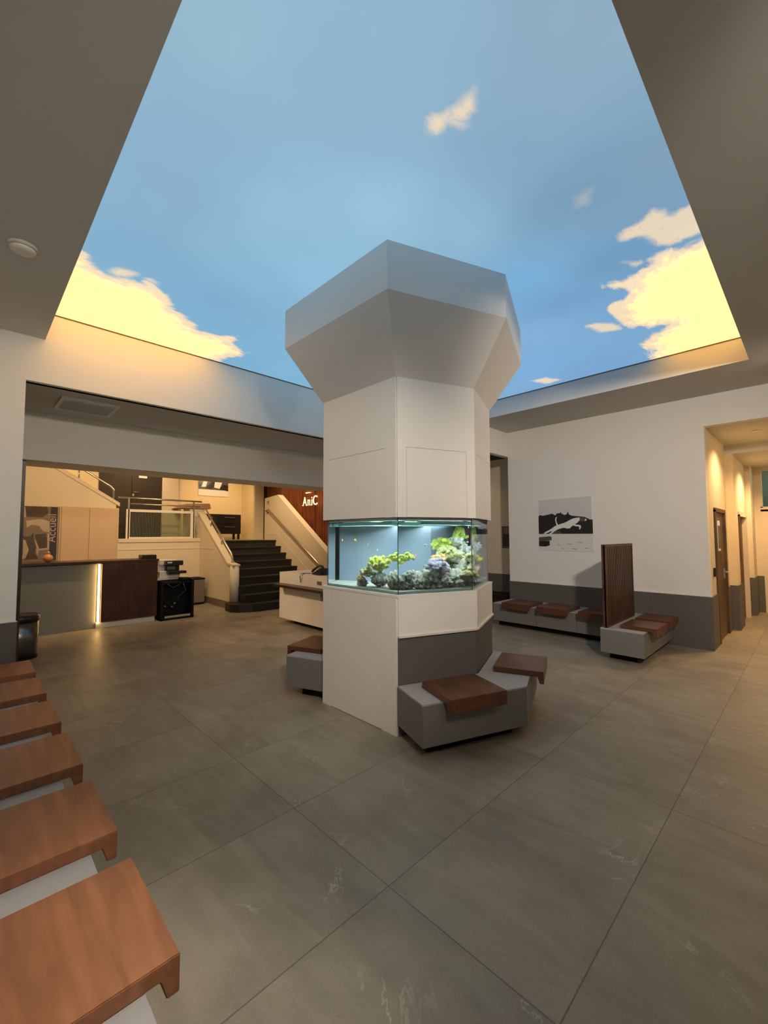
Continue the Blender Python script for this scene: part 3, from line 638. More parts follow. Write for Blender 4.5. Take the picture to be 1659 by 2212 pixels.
# chevron benches around the column
cb = offset(HEX, .43)
def chevron(sign, label):
    my = lambda p: (p[0], p[1]) if sign > 0 else (p[0], 5.96-p[1])
    A = Vector((2.57, 2.46)); B = Vector((3.31, 2.17)); C = Vector((4.05, 2.46))
    u = (B-A).normalized(); n = Vector((u.y, -u.x)); u2 = (C-B).normalized(); n2 = Vector((u2.y, -u2.x))
    def outline(d, e, g=.0):
        pk = B+Vector((0, -1))*(d/math.cos(math.atan2(.29, .74)))
        return [tuple(A+u*e+n*g), tuple(A+u*e+n*d), tuple(pk), tuple(C-u2*e+n2*d), tuple(C-u2*e+n2*g), tuple(B+Vector((0, -1))*g)]
    t = thing('column_bench', label, 'bench', (my((3.31, 1.95))[0], my((3.31, 1.95))[1], 0))
    P = [my(p) for p in outline(.43, .0, .002)]; Q = [my(p) for p in outline(.30, .10, .002)]
    if sign < 0: P.reverse(); Q.reverse()
    MB().prism(P, .10, ZB-.012, 'block').build('body', t); MB().prism(P, ZB-.012, ZB, 'blocklit').build('top', t)
    MB().prism(Q, 0, .10, 'black').build('plinth', t)
    return A, u, n, C, u2, n2
A, u, n, C, u2, n2 = chevron(1, 'grey angled bench wrapped round the near side of the column')
chevron(-1, 'grey angled bench on the far side of the column, mostly hidden')
sc1 = seat_mesh(.51, .43, 'seat'); g = 'wooden seats around the aquarium column'
def seat_on(A, u, n, u0, lab, flip=False, mirror=False):
    # local x along width, local y outward (n)
    if not flip: p = Vector(A)+Vector(u)*u0+Vector(n)*.115; ang = math.atan2(n[1], n[0])-math.pi/2; 
    # after rotation local x = (cos, sin) = n rotated -90 ; choose start corner so the plank spans u0..u0+.51
    X = Vector((math.cos(ang), math.sin(ang)))
    if X.dot(Vector(u)) < 0: p = p+Vector(u)*.51
    put_seat(sc1, (p.x, p.y, ZB), ang, lab, g)
seat_on(A, u, n, .165, 'reddish wooden seat on the near column bench, beside the white cabinet')
seat_on(C, -u2, n2, .18, 'darker wooden seat overhanging the far corner of the near column bench')
mir = lambda v: Vector((v[0], -v[1]))
A2 = (2.57, 3.50); C2 = (4.05, 3.50)
seat_on(A2, mir(u), mir(n), .165, 'wooden seat half hidden behind the column cabinet')
seat_on(C2, mir(-u2), mir(n2), .18, 'wooden seat on the hidden end of the far column bench')
# benches on the right wall
t = thing('wall_bench', 'grey floating bench along the right wall under the dog poster', 'bench', (7.2, 3.2, 0))
MB().box(6.92, XR-.02, 2.08, 4.19, ZB-.012, ZB, 'blocklit').build('top', t)
MB().box(6.92, XR-.02, 2.08, 4.19, .10, ZB-.012, 'block').box(6.918, 6.922, 3.37, 3.376, .10, ZB, 'groove').box(6.918, 6.922, 2.70, 2.706, .10, ZB, 'groove').build('body', t)
MB().box(7.05, XR-.02, 2.1, 4.15, 0, .10, 'black').build('plinth', t)
sr = seat_mesh(.50, .55, 'seat'); g = 'wooden seats under the dog poster'
for y0, lb in ((3.44, 'wooden seat at the corner end of the wall bench'), (2.80, 'middle wooden seat of the bench under the dog poster'), (2.13, 'wooden seat partly behind the slatted screen')):
    # faces -x : local y -> -x (rotate +90), local x -> +y
    put_seat(sr, (7.33, y0, ZB), math.pi/2, lb, g)
t = thing('wall_bench', 'grey bench block standing out from the wall beside the slatted screen', 'bench', (6.8, 1.8, 0))
MB().box(6.05, XR-.02, 1.55, 2.06, .10, ZB-.012, 'block').build('body', t)
MB().box(6.05, XR-.02, 1.55, 2.06, ZB-.012, ZB, 'blocklit').build('top', t)
MB().box(6.22, XR-.02, 1.68, 2.0, 0, .10, 'black').build('plinth', t)
s2 = seat_mesh(.52, .42, 'seat'); g = 'wooden seats beside the slatted screen'
# faces -y: rotate 180
put_seat(s2, (6.72, 1.86, ZB), math.pi, 'wooden seat at the free end of the bench by the screen', g)
put_seat(s2, (7.38, 1.86, ZB), math.pi, 'wooden seat between the screen bench end and the grey dado', g)
# slatted screen
t = thing('slatted_screen', 'tall dark wooden slatted divider screen standing on grey bench', 'screen', (6.7, 1.99, ZB))
MB().box(6.10, 7.30, 1.992, 2.010, ZB, 1.50, 'door').build('panel', t)
fr = MB().box(6.10, 6.135, 1.982, 2.035, ZB, 1.51, 'slat').box(7.265, 7.30, 1.982, 2.035, ZB, 1.51, 'slat').box(6.135, 7.265, 1.982, 2.035, 1.475, 1.51, 'slat').box(6.135, 7.265, 1.982, 2.035, ZB, ZB+.03, 'slat'); fr.build('frame', t)
for k in range(15):
    x = 6.15+.0737*k; MB().box(x, x+.040, 1.987, 1.992, ZB+.03, 1.475, 'slat').build('slat', t)

# ------------------------------------------------------------------ posters
def yz_poly(mb, pts, x, mat):   # polygon in (y,z) facing -x
    mb.quad([(x, y, z) for y, z in pts], mat)
PY0, PY1, PZ0, PZ1 = 3.60, 2.645, 1.357, 2.300
mb = MB().box(XR-.008, XR, PY1, PY0, PZ0, PZ1, 'paper')
def P2(pts): return [(PY0+(PY1-PY0)*a, PZ1+(PZ0-PZ1)*b) for a, b in pts]
X = XR-.0085
# picture coordinates from 0..1, a to the right, b downward
yz_poly(mb, P2([(.01, .02), (.985, .0), (.985, .43), (.01, .43)]), X, 'psky')
yz_poly(mb, P2([(0, .335), (.03, .31), (.09, .325), (.17, .31), (.27, .29), (.33, .325), (.36, .29), (.42, .285), (.435, .26), (.445, .29), (.50, .325), (.545, .31), (.57, .25), (.58, .31), (.63, .34), (.70, .35), (.78, .36), (.86, .37), (.95, .42), (1.0, .425), (1.0, .68), (0, .68)]), X-.0004, 'pdark')
yz_poly(mb, P2([(0, .68), (1, .68), (1, .985), (0, .985)]), X-.0004, 'pwater')
yz_poly(mb, P2([(.25, .60), (.40, .62), (.46, .68), (.22, .68)]), X-.0006, 'pmid')
yz_poly(mb, P2([(.0, .745), (.21, .725), (.25, .74), (.25, .80), (.0, .83)]), X-.0006, 'pmid')
yz_poly(mb, P2([(.0, .825), (.21, .81), (.21, .90), (.13, .925), (.0, .92)]), X-.0008, 'pdark')
for (a, b2, l) in ((.52, .87, .13), (.71, .835, .12), (.43, .955, .06), (.60, .955, .14), (.83, .94, .1), (.35, .885, .07)):
    yz_poly(mb, P2([(a, b2), (a+l*.5, b2-.006), (a+l, b2+.006), (a+l*.5, b2+.010)]), X-.0008, 'pstreak')
# leaping dog: head right, tail up, legs trailing left
dog = [(.10, .665), (.155, .63), (.21, .605), (.27, .565), (.32, .53), (.36, .515), (.43, .49), (.49, .475), (.55, .45), (.60, .42), (.66, .395), (.72, .383), (.775, .38), (.79, .41), (.765, .445), (.73, .475), (.69, .505), (.74, .515), (.785, .52), (.80, .56), (.775, .60), (.76, .595), (.77, .565), (.755, .545), (.70, .54), (.66, .525), (.625, .545), (.60, .575), (.55, .58), (.49, .565), (.43, .575), (.36, .60), (.31, .63), (.27, .665), (.20, .705), (.165, .71), (.17, .695), (.24, .655), (.265, .62), (.21, .64), (.15, .67), (.115, .68)]
yz_poly(mb, P2(dog), X-.0010, 'paper')
yz_poly(mb, P2([(.352, .52), (.335, .46), (.325, .41), (.332, .375), (.355, .355), (.368, .362), (.350, .385), (.347, .42), (.360, .465), (.378, .51)]), X-.0010, 'paper')
yz_poly(mb, P2([(.775, .38), (.81, .362), (.86, .375), (.875, .41), (.86, .44), (.80, .455), (.775, .425)]), X-.0012, 'pmid')
yz_poly(mb, P2([(.855, .41), (.885, .405), (.90, .425), (.885, .445), (.855, .445)]), X-.0012, 'paper')
tag(mb.build('poster'), 'black and white poster of a spotted dog leaping over water', 'poster')
tag(MB().box(8.292, 8.30, 4.38, 4.78, 1.36, 1.83, 'pmid').box(8.288, 8.292, 4.42, 4.74, 1.40, 1.66, 'pdark').box(8.29, 8.292, 4.42, 4.74, 1.66, 1.80, 'sepm').build('poster'), 'dark blurred poster on the brown wall beyond the column', 'poster')
t = thing('side_table', 'black low table against the far brown passage wall', 'table', (8.0, 4.6, 0))
MB().box(7.8, 8.27, 4.36, 5.1, .38, .42, 'black').build('tabletop', t)
for (x, y) in ((7.83, 4.4), (8.2, 4.4), (7.83, 5.05), (8.2, 5.05)): MB().box(x, x+.04, y-.02, y+.02, 0, .38, 'black').build('leg', t)

# ------------------------------------------------------------------ ceiling fittings
t = thing('smoke_detector', 'round white ventilation disc on the grey ceiling', 'vent', (.21, 3.78, ZC))
MB().lathe([(.085, 0), (.085, -.010), (.070, -.014)], (.21, 3.78, ZC), 'ceil').build('base', t)
MB().lathe([(.05, -.014), (.074, -.024), (.070, -.034), (.04, -.040), (.001, -.041)], (.21, 3.78, ZC), 'white').build('cover', t)
mb = MB(); mb.box(.70, 1.27, 5.80, 6.38, 3.190, 3.209, 'white'); t = thing('ceiling_vent', 'square ceiling air grille in the dark soffit above reception', 'vent', (.98, 6.09, 3.209))
mb.build('frame', t)
mb = MB()
for k in range(12): mb.box(.74, 1.23, 5.85+.042*k, 5.865+.042*k, 3.183, 3.190, 'ceil')
mb.build('grille_slats', t)
tag(MB().rbox(.372, .40, 6.80, 6.86, 2.94, 3.0, 'white').build('motion_sensor'), 'small white sensor high beside the pier', 'sensor')

# ------------------------------------------------------------------ reception desk
t = thing('reception_desk', 'reception desk with grey front, dark walnut end and glowing strip', 'desk', (1.6, 9.3, 0))
MB().box(.45, 1.70, 9.09, 9.20, 0, 1.15, 'deskgrey').build('front_panel', t, bevel=.003)
MB().box(1.76, 2.68, 9.00, 9.20, .11, 1.155, 'deskwood').build('wood_panel', t, bevel=.003)
MB().box(1.70, 2.66, 9.06, 9.18, 0, .10, 'white').build('toe_kick', t)
MB().box(.45, 2.70, 9.0, 9.62, 1.16, 1.20, 'deskwood').build('worktop', t, bevel=.002)
MB().box(2.64, 2.68, 9.2, 9.6, 0, 1.16, 'deskwood').build('side_panel', t)
MB().box(1.715, 1.742, 9.03, 9.08, .10, 1.14, 'led').build('light_strip', t)
t = thing('desk_organiser', 'black letter tray on the walnut end of the reception desk', 'tray', (2.6, 9.3, 1.2))
MB().rbox(2.44, 2.76 if False else 2.70, 9.15, 9.40, 1.20, 1.275, 'blackplastic', .01).build('tray', t)
t = thing('ornament_bowl', 'small orange glowing ornament at the far end of desk', 'ornament', (1.02, 9.3, 1.2))
MB().lathe([(.02, 0), (.06, .03), (.075, .07), (.06, .11), (.02, .14)], (1.02, 9.3, 1.2), plain('amber_glass', (.62, .30, .12), .25), 20).build('body', t)
MB().lathe([(.02, .14), (.03, .17), (.012, .19)], (1.02, 9.3, 1.2), 'steel', 16).build('stopper', t)
# cupboards behind the desk
t = thing('wall_cupboard', 'pair of tall beige cupboard doors under the sloping parapet', 'cupboard', (1.9, 11.0, 0))
MB().box(1.37, 2.42, 11.02, 11.09, .0, 2.27, 'cupboard').build('body', t)
for x0, x1 in ((1.405, 1.885), (1.892, 2.40)):
    dd = MB().box(x0, x1, 10.998, 11.018, .06, 2.255, 'cupboard').build('door', t, bevel=.002)
    kx = x1-.05 if x0 < 1.5 else x0+.03
    MB().tube([(kx+.01, 10.99, 1.10), (kx+.01, 10.99, 1.20)], .006, 'steel', 8).build('handle', dd)
# Accueil poster
def xz_poly(mb, pts, y, mat): mb.quad([(x, y, z) for x, z in pts], mat)
t = thing('welcome_poster', 'tall sepia fox poster lettered Accueil behind the reception desk', 'poster', (1.06, 11.07, 1.1))
mb = MB().box(.75, 1.345, 11.06, 11.09, 1.0, 2.255, 'sepm')
def Q2(pts): return [(.75+.595*a, 2.255-1.10*b) for a, b in pts]
xz_poly(mb, Q2([(.80, .0), (1, .0), (1, 1), (.80, 1)]), 11.0595, 'navy')
xz_poly(mb, Q2([(.12, .0), (.70, .0), (.74, .12), (.60, .20), (.15, .20)]), 11.059, 'sepd')
xz_poly(mb, Q2([(.02, .05), (.12, .02), (.16, .20), (.02, .22)]), 11.0588, 'sepl')
xz_poly(mb, Q2([(.16, .27), (.5, .23), (.78, .27), (.80, .48), (.62, .46), (.50, .36), (.30, .34), (.18, .40)]), 11.0588, 'sepl')
xz_poly(mb, Q2([(.30, .34), (.50, .36), (.55, .42), (.40, .47), (.22, .44)]), 11.0586, 'sepm')
xz_poly(mb, Q2([(.40, .52), (.70, .50), (.78, .78), (.50, .80)]), 11.0588, 'sepd')
xz_poly(mb, Q2([(.74, .50), (.79, .50), (.80, .80), (.45, .82), (.44, .785), (.74, .77)]), 11.0585, 'sepl')
xz_poly(mb, Q2([(.05, .50), (.14, .56), (.28, .55), (.36, .49), (.37, .60), (.44, .74), (.42, .86), (.52, .97), (.16, .98), (.22, .84), (.14, .72), (.12, .62)]), 11.058, 'sepd')
xz_poly(mb, Q2([(.10, .62), (.16, .62), (.26, .80), (.18, .95), (.06, .97), (.12, .84)]), 11.0575, 'sepl')
xz_poly(mb, Q2([(.40, .62), (.44, .64), (.52, .76), (.50, .92), (.46, .86), (.46, .76)]), 11.0575, 'sepl')
mb.build('print', t)
rot = Matrix.Translation((1.320, 11.055, 1.52)) @ Matrix.Rotation(-math.pi/2, 4, 'Y') @ Matrix.Rotation(math.pi/2, 4, 'X')
text_mesh('Accueil', .20, 'sepl', .001, rot, t, 'lettering')

# printer on a cabinet, black open crate, grey case
t = thing('printer_cabinet', 'low pale topped cabinet under the office printer', 'cabinet', (3.0, 9.5, 0))
MB().box(2.76, 3.34, 9.28, 9.75, 0, .755, 'blackplastic').build('body', t)
MB().box(2.74, 3.36, 9.26, 9.78, .755, .79, 'white').build('top', t)
t = thing('printer', 'white office printer with black control panel and grey display', 'printer', (3.0, 9.45, .79))
MB().rbox(2.80, 3.20, 9.30, 9.68, .79, .93, 'white', .012).rbox(2.80, 3.16, 9.42, 9.68, .93, 1.06, 'white', .012).rbox(2.82, 3.22, 9.36, 9.68, 1.06, 1.15, 'white', .015).build('housing', t)
MB().rbox(2.90, 3.24, 9.24, 9.42, 1.04, 1.135, 'blackplastic', .01).rbox(2.93, 3.20, 9.36, 9.42, .93, 1.045, 'blackplastic', .006).build('control_panel', t)
MB().box(2.93, 3.02, 9.236, 9.241, 1.09, 1.115, 'paper').build('badge', t)
MB().box(2.96, 3.12, 9.352, 9.361, .955, 1.02, 'screenlcd').build('display', t)
MB().rbox(2.93, 3.28, 9.16, 9.40, .875, .93, 'blackplastic', .01).build('paper_tray', t)
t = thing('open_crate', 'black open fronted cable cabinet at the end of the desk', 'cabinet', (3.0, 9.05, 0))
MB().box(2.73, 2.77, 8.93, 9.24, 0, .76, 'black').box(3.31, 3.35, 8.93, 9.24, 0, .76, 'black').box(2.77, 3.31, 9.20, 9.24, .04, .76, 'black').box(2.73, 3.35, 8.93, 9.24, .0, .035, 'black').box(2.77, 3.31, 8.98, 9.2, .70, .73, 'black').build('body', t)
MB().box(2.80, 3.28, 8.925, 8.945, .045, .085, 'steel').build('front_rail', t)
mb = MB(); mb.tube([(3.15, 8.98, .70), (3.20, 8.96, .55), (3.05, 8.97, .42), (3.10, 9.0, .30)], .012, 'blackplastic', 8); mb.tube([(2.85, 8.96, .70), (2.95, 8.95, .62), (3.05, 8.96, .66), (3.12, 8.98, .71)], .010, 'blackplastic', 8)
mb.build('cables', t)
for x, z in ((2.84, .26), (2.97, .24), (3.02, .30)): MB().blob((x, 9.05, z), .018, 'steel', 2, .1).build('plug', t)
tag(MB().rbox(3.12, 3.30, 8.96, 9.18, .76, .80, 'black', .01).build('black_folder'), 'black folder lying on the open cable cabinet', 'folder')
t = thing('office_shredder', 'grey upright metal case by the stair wall', 'shredder', (4.0, 10.6, 0))
MB().rbox(3.82, 4.16, 10.42, 10.85, .05, .60, 'greybox', .01).build('body', t)
MB().box(3.84, 4.14, 10.44, 10.83, 0, .05, 'black').build('base', t)
MB().rbox(3.81, 4.17, 10.41, 10.86, .60, .63, 'black', .008).build('lid', t)
# bin
t = thing('waste_bin', 'dark round metal waste bin with black rim behind the pier', 'bin', (.55, 7.62, 0))
MB().lathe([(.205, .03), (.215, .5)], (.55, 7.62, 0), plain('brushed_bin_steel', (.18, .19, .19), .28, .5, metal=.9), 48).build('body', t)
MB().lathe([(.21, 0), (.21, .03)], (.55, 7.62, 0), 'black', 48).build('base', t)
MB().lathe([(.222, .5), (.225, .56), (.20, .585), (.001, .59)], (.55, 7.62, 0), 'blackplastic', 48).build('lid', t)

# ------------------------------------------------------------------ staircase
t = thing('staircase', 'dark tiled staircase of nine steps rising to the landing', 'stairs', (5.3, 9.6, 0))
NR, RISE, TR, Y0 = 9, 1.52/9, .27, 8.56
for k in range(NR):
    z1 = RISE*(k+1); y0 = Y0+TR*k
    x0 = 4.40; mb = MB(); y1 = YW+.14 if k == NR-1 else y0+TR+.02
    if k == 0:
        # bullnose first step wraps the newel
        pts = [(6.24, y0), (4.75, y0), (4.45, y0+.03), (4.22, y0+.14), (4.10, y0+.33), (4.12, y0+.62), (4.40, y0+.75), (6.24, y0+.75)]
        pts.reverse(); mb.prism(pts, 0, z1-.03, 'stair')
        P_ = [(x+(.0), y-(.02 if y < y0+.2 else 0)) for x, y in pts]; mb.prism(P_, z1-.03, z1, 'stair')
    else:
        mb.box(x0+.02, 6.24, y0, y1, z1-RISE, z1-.03, 'stair').box(x0+.02, 6.245, y0-.025, y1, z1-.03, z1, 'stair')
        if k < NR-1: mb.box(x0+.02, 6.24, y0+TR+.02, YW+.14, z1-RISE, z1-.0, 'stair') if False else None
    mb.build('step', t)
# low wall on the left of the stairs, with rounded newel
XL0, XL1 = 4.28, 4.42
struct('wall_stair_left', MB().prismx([(9.25, .168), (9.25, .96), (9.45, 1.00), (11.10, 2.15), (11.26, 2.22), (11.26, 0), (9.35, 0), (9.35, .168)], XL0, XL1, 'warmwhite')
       .lathe([(.10, .17), (.10, .965)], (4.35, 9.24, 0), 'warmwhite', 24)
       .prismx([(9.14, .965), (9.14, .995), (9.42, 1.03), (11.10, 2.20), (11.26, 2.27), (11.26, 2.22), (11.10, 2.15), (9.44, .99), (9.20, .965)], XL0-.02, XL1+.02, 'warmwhite'))
struct('baseboard_stair', MB().box(XL0-.02, XL0, 9.3, 11.1, 0, .16, 'sepm'))
struct('trim_5', MB().box(XL0-.008, XL0, 9.6, 11.1, 1.325, 1.34, 'edge') if False else MB().box(XL0-.006, XL0, 10.2, 11.1, 1.325, 1.34, 'edge'))
# right stair parapet
struct('wall_stair_right', MB().prismx([(7.9, 0), (7.9, .93), (8.446, 1.30), (10.64, 2.80), (11.37, 2.74), (11.37, 0)], 6.25, 6.42, 'warmwhite')
       .prismx([(8.35, .30), (10.64, 1.685), (11.3, 1.685), (11.3, 1.675), (10.64, 1.672), (8.35, .285)], 6.244, 6.25, 'edge'))
t = thing('wall_handrail', 'steel wall handrail on the cream parapet right of the steps', 'handrail', (6.2, 9.8, 1.7))
MB().tube([(6.24, 11.16, 2.30), (6.17, 11.16, 2.37), (6.17, 11.02, 2.39), (8.6 and 6.17, 8.62, .99), (6.17, 8.55, .93), (6.22, 8.54, .92)], .021, 'steel', 12).build('rail', t)
for y, z in ((10.95, 2.28), (9.9, 1.67), (8.85, 1.06)): MB().tube([(6.25, y, z), (6.19, y, z), (6.17, y, z+.05)], .010, 'steel', 8).build('bracket', t)
tag(MB().box(6.238, 6.25, 11.12, 11.20, 2.56, 2.66, 'steel').box(6.235, 6.238, 11.14, 11.18, 2.58, 2.64, 'greybox').build('light_switch'), 'square metal light switch at top of cream stair parapet', 'switch')
# left stair handrail
t = thing('stair_handrail', 'steel tube handrail on the low wall left of the steps', 'handrail', (4.37, 10.2, 1.3))
MB().tube([(4.37, 9.42, 1.03), (4.37, 9.40, 1.14), (4.37, 9.47, 1.24), (4.37, 11.05, 2.38), (4.37, 11.18, 2.43), (4.37, 11.38, 2.43)], .022, 'steel', 12).build('rail', t)
for y in (10.0, 10.65): MB().tube([(4.37, y, 1.40+(y-10)*.69), (4.37, y, 1.60+(y-10)*.72)], .014, 'steel', 8).build('post', t)
# landing balustrade
t = thing('landing_balustrade', 'steel landing balustrade with framed ribbed glass panel', 'railing', (3.5, YW+.07, 1.58))
MB().tube([(2.46, YW+.07, 2.535), (4.34, YW+.07, 2.525)], .022, 'steel', 12).build('top_rail', t)
MB().tube([(2.66, YW+.07, 2.40), (4.30, YW+.07, 2.39)], .016, 'steel', 10).build('middle_rail', t)
for x in (2.67, 4.14): MB().box(x-.012, x+.012, YW+.05, YW+.09, 1.585, 2.53, 'steel').build('post', t)
MB().box(2.62, 4.16, YW+.05, YW+.08, 2.21, 2.27, 'white').box(2.62, 2.70, YW+.05, YW+.08, 1.585, 2.21, 'white').box(4.06, 4.16, YW+.05, YW+.08, 1.585, 2.21, 'white').box(2.70, 4.06, YW+.05, YW+.08, 1.585, 1.62, 'white').build('frame', t)
mb = MB().box(2.70, 4.06, YW+.062, YW+.068, 1.62, 2.21, 'glassrail'); mb.build('glass_panel', t)
mb = MB()
for k in range(44): mb.box(2.715+.0306*k, 2.722+.0306*k, YW+.058, YW+.061, 1.62, 2.21, 'screenlcd')
mb.build('ribs', t)
# upper flight handrail
t = thing('upper_handrail', 'steel handrail along the sloping upper stair parapet', 'handrail', (2.0, YW+.07, 2.6))
MB().tube([(2.36, YW+.07, 2.44), (2.36, YW+.07, 2.70), (2.30, YW+.07, 2.77), (1.0, YW+.07, 3.60)], .022, 'steel', 12).build('rail', t)
MB().tube([(1.70, YW+.07, 2.85), (1.70, YW+.07, 3.13)], .014, 'steel', 8).build('post', t)
# things on the landing
t = thing('black_sideboard', 'black drawer sideboard on the landing above the steps', 'sideboard', (5.9, 13.5, 1.52))
MB().box(4.95, 6.45, 13.3, 13.75, 1.70, 2.33, 'blackplastic').build('body', t)
for x0, x1 in ((4.98, 5.69), (5.71, 6.42)):
    for z0, z1 in ((1.72, 2.01), (2.03, 2.31)):
        dr = MB().box(x0, x1, 13.285, 13.30, z0, z1, 'blackplastic').build('drawer', t)
        MB().box(x0+.18, x1-.18, 13.262, 13.285, z1-.09, z1-.075, 'steel').build('handle', dr)
for x in (5.0, 6.36):
    for y in (13.33, 13.68): MB().box(x, x+.06, y-.02, y+.04, 1.52, 1.70, 'blackplastic').build('leg', t)
t = thing('landing_desk', 'small curved pinkish counter behind the landing balustrade', 'counter', (4.45, 12.2, 1.52))
MB().box(4.35, 4.75, 12.0, 12.5, 1.52, 2.40, 'white').build('body', t)
MB().loft([(4.05+0*1, 11.95, 2.40), (4.9, 11.95, 2.40), (4.9, 12.55, 2.40), (4.05, 12.55, 2.40)], [(4.25, 11.97, 2.52), (4.88, 11.97, 2.55), (4.88, 12.53, 2.55), (4.25, 12.53, 2.52)], 'pinktop').build('top', t)
mb = MB().box(5.50, 6.53, 14.47, 14.5, 3.0, 3.95 if False else 3.85, 'pwater')
mb.box(5.50, 6.53, 14.465, 14.47, 3.22, 3.85, 'pmid')
for pts in ([(5.5, 3.85), (5.62, 3.35), (5.5, 3.28)], [(5.72, 3.26), (5.95, 3.5), (5.90, 3.85), (6.08, 3.85), (6.02, 3.30), (5.9, 3.24)], [(6.2, 3.25), (6.35, 3.42), (6.53, 3.40), (6.53, 3.2)]):
    xz_poly(mb, pts, 14.463, 'pdark')
xz_poly(mb, [(5.60, 3.30), (5.78, 3.85), (5.90, 3.85), (5.74, 3.30)], 14.4625, 'paper'); xz_poly(mb, [(6.03, 3.30), (6.10, 3.85), (6.45, 3.85), (6.22, 3.27)], 14.4625, 'paper')
tag(mb.build('wall_picture'), 'black and white picture hanging on the yellow landing wall', 'picture')

# sign on slatted wall: letters read towards -y (viewer's right)
t = thing('wall_lettering', 'illuminated AniC letters mounted on the slatted wood wall', 'sign', (X0-.04, 10.0, 2.6))
XS = X0-.045
# text local x -> -y, local y -> z, normal -> -x
def sign_m(y, z, k=1.0): return Matrix(((0, 0, -1, XS), (-1*k, 0, 0, y), (0, 1, 0, z), (0, 0, 0, 1)))
for ch, y, sz, sx in (('A', 10.36, .36, .80), ('n', 10.13, .36, .80), ('i', 9.945, .36, .9), ('C', 9.87, .38, .86)):
    text_mesh(ch, sz, 'sign', .006, sign_m(y, 2.497, sx), t, 'letter')
for y0, y1, z in ((10.395, 10.325, 2.497), (10.205, 10.135, 2.497), (10.145, 10.10, 2.497), (10.01, 9.965, 2.497), (9.965, 9.905, 2.497)):
    MB().box(XS-.006, XS+.006, y1, y0, z, z+.009, 'sign').build('serif', t)
MB().prismx([(10.22, 2.845), (10.22, 2.875), (10.02, 2.87), (9.93, 2.85)], XS-.006, XS+.006, 'sign').build('emblem', t)

# ------------------------------------------------------------------ white counter with telephone
t = thing('service_counter', 'white floating service counter with a wooden shelf on its side', 'counter', (4.7, 6.2, 0))
MB().box(4.33, 5.0, 5.1, 7.27, .085, .95, 'lac').build('body', t, bevel=.003)
MB().box(4.50, 4.9, 5.2, 7.0, 0, .085, 'black').build('plinth', t)
MB().box(4.13, 4.33, 5.2, 7.18, .70, .745, 'deskwood').build('shelf', t, bevel=.002)
MB().box(4.22, 4.33, 5.75, 5.80, .56, .70, 'greybox').build('bracket', t)
MB().box(4.322, 4.33, 5.92, 6.04, .80, .86, 'greybox').build('socket', t)
t = thing('desk_telephone', 'black desk telephone with handset on the white counter', 'telephone', (4.5, 6.1, .95))
mw = Matrix.Identity(4)
MB().prismx([(6.30, .955), (6.30, .975), (6.08, 1.07), (6.05, 1.06), (6.05, .975), (6.12, .955)], 4.40, 4.62, 'phone').build('base', t, bevel=.006)
MB().tube([(4.42, 6.32, 1.0), (4.43, 6.28, 1.04), (4.44, 6.20, 1.085), (4.44, 6.12, 1.11), (4.44, 6.05, 1.10), (4.43, 6.0, 1.07)], [.022, .024, .016, .015, .024, .022], 'phone', 10).build('handset', t)
MB().box(4.45, 4.60, 6.02, 6.05, .955, 1.0, 'phone').build('stand', t)
MB().tube([(4.43, 6.33, .975), (4.38, 6.45, .965), (4.335, 6.55, .96), (4.32, 6.56, .90), (4.315, 6.53, .80), (4.312, 6.50, .86), (4.318, 6.49, .94), (4.36, 6.47, .962)], .006, 'phone', 8).build('cord', t)

# ------------------------------------------------------------------ lamps of the rooms, added fill lights
def can(x, y, z, e, col=WARM, spot=2.4, lab=None):
    lamp('downlight_beam', 'SPOT', (x, y, z-.03), e, col, .05, spot=spot, blend=.8)
NEUT = (1, .86, .70)
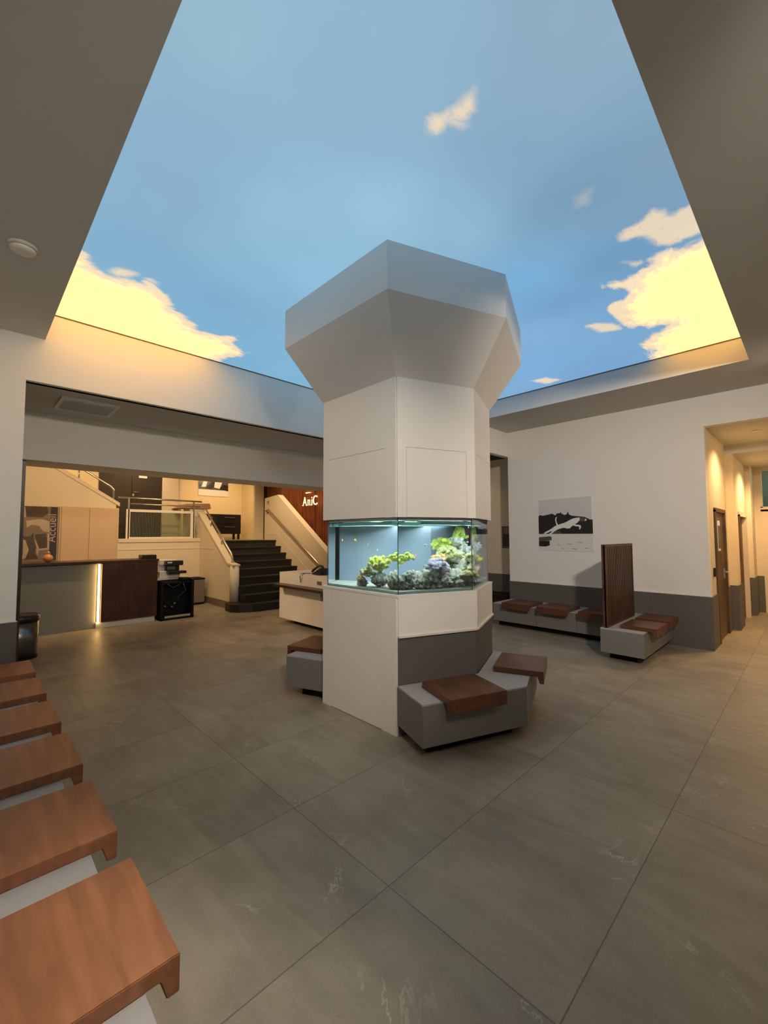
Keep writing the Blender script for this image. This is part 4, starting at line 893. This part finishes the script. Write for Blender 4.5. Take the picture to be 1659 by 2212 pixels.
# fill spots in the near ceiling strip, behind the viewpoint, added for brightness
def fill_spot(k, x, y, e, tx, ty, tz, col=NEUT, spot=2.3):
    where = ('nearest the long bench wall', 'second from the bench wall, tilted far over', 'nearest the corridor side', 'second from the corridor side', 'midway, facing the column', 'closest over the nearest bench seat', 'in the corner by the bench wall')[k]
    t = thing('fill_spotlight', 'recessed fill spotlight added in the near ceiling strip, '+where, 'ceiling light', (x, y, ZC), 'fill spotlights added in the near ceiling strip')
    MB().lathe([(.085, 0), (.09, -.01), (.075, -.014)], (x, y, ZC), 'white').build('trim_ring', t)
    MB().lathe([(.062, -.002), (.062, -.010), (.001, -.010)], (x, y, ZC), 'spot').build('lamp', t)
    d = Vector((tx-x, ty-y, tz-ZC)).normalized()
    o = lamp('fill_beam', 'SPOT', (x, y, ZC-.06), e, col, .16, spot=spot, blend=.9)
    o.rotation_euler = d.to_track_quat('-Z', 'Y').to_euler()
for k, (x, y, e, tx, ty, tz, sp_) in enumerate(((.5, -.9, 400, 1.0, 6.0, 2.5, .85), (.9, -1.3, 820, 7.5, 2.3, 1.9, 1.15), (6.6, -.9, 110, 5.2, 5.4, 2.6, 1.1), (5.2, -1.2, 25, 7.58, 3.0, 1.5, 1.3), (2.6, -1.2, 40, 3.0, 2.4, 1.0, 1.5), (.75, .30, 260, .15, 1.25, .4, .72), (.05, -.9, 480, 2.57, 3.0, 1.5, .75))):
    fill_spot(k, x, y, e, tx, ty, tz, spot=sp_)
# reception / landing warm downlights, tilted onto the walls
def wash(x, y, z, e, tx, ty, tz, col=(1, .66, .34), spot=2.2):
    o = lamp('wash_beam', 'SPOT', (x, y, z-.04), e, col, .06, spot=spot, blend=.9)
    o.rotation_euler = (Vector((tx-x, ty-y, tz-z))).normalized().to_track_quat('-Z', 'Y').to_euler()
for x, e in ((1.2, 145), (2.8, 145)): wash(x, 8.2, 3.9, e, x, 11.1, 1.6)
wash(3.4, 9.4, 3.9, 110, 4.3, 11.2, 1.4); wash(4.8, 9.2, 3.9, 190, 6.3, 9.9, 1.9, spot=1.6)
wash(.35, 8.7, 3.9, 420, 4.3, 6.2, .8, spot=.9)  # extra unseen lamp added to brighten the white counter
for x, y, e in ((3.2, 11.7, 60), (5.4, 12.2, 120), (6.2, 12.9, 70), (1.2, 11.6, 60)): wash(x, y, 3.9, e, x, y+1.6, 2.2)
for y in (8.4, 9.6, 11.0): wash(6.62, y, 3.9, 45, 6.85, y, 1.0)
can(7.95, 5.6, 3.2, 10)
lamp('glass_fill_light', 'POINT', (12.6, .2, 2.9), 22, (.85, .95, .80), .1)  # unseen lamp added so the end window glass reads less black
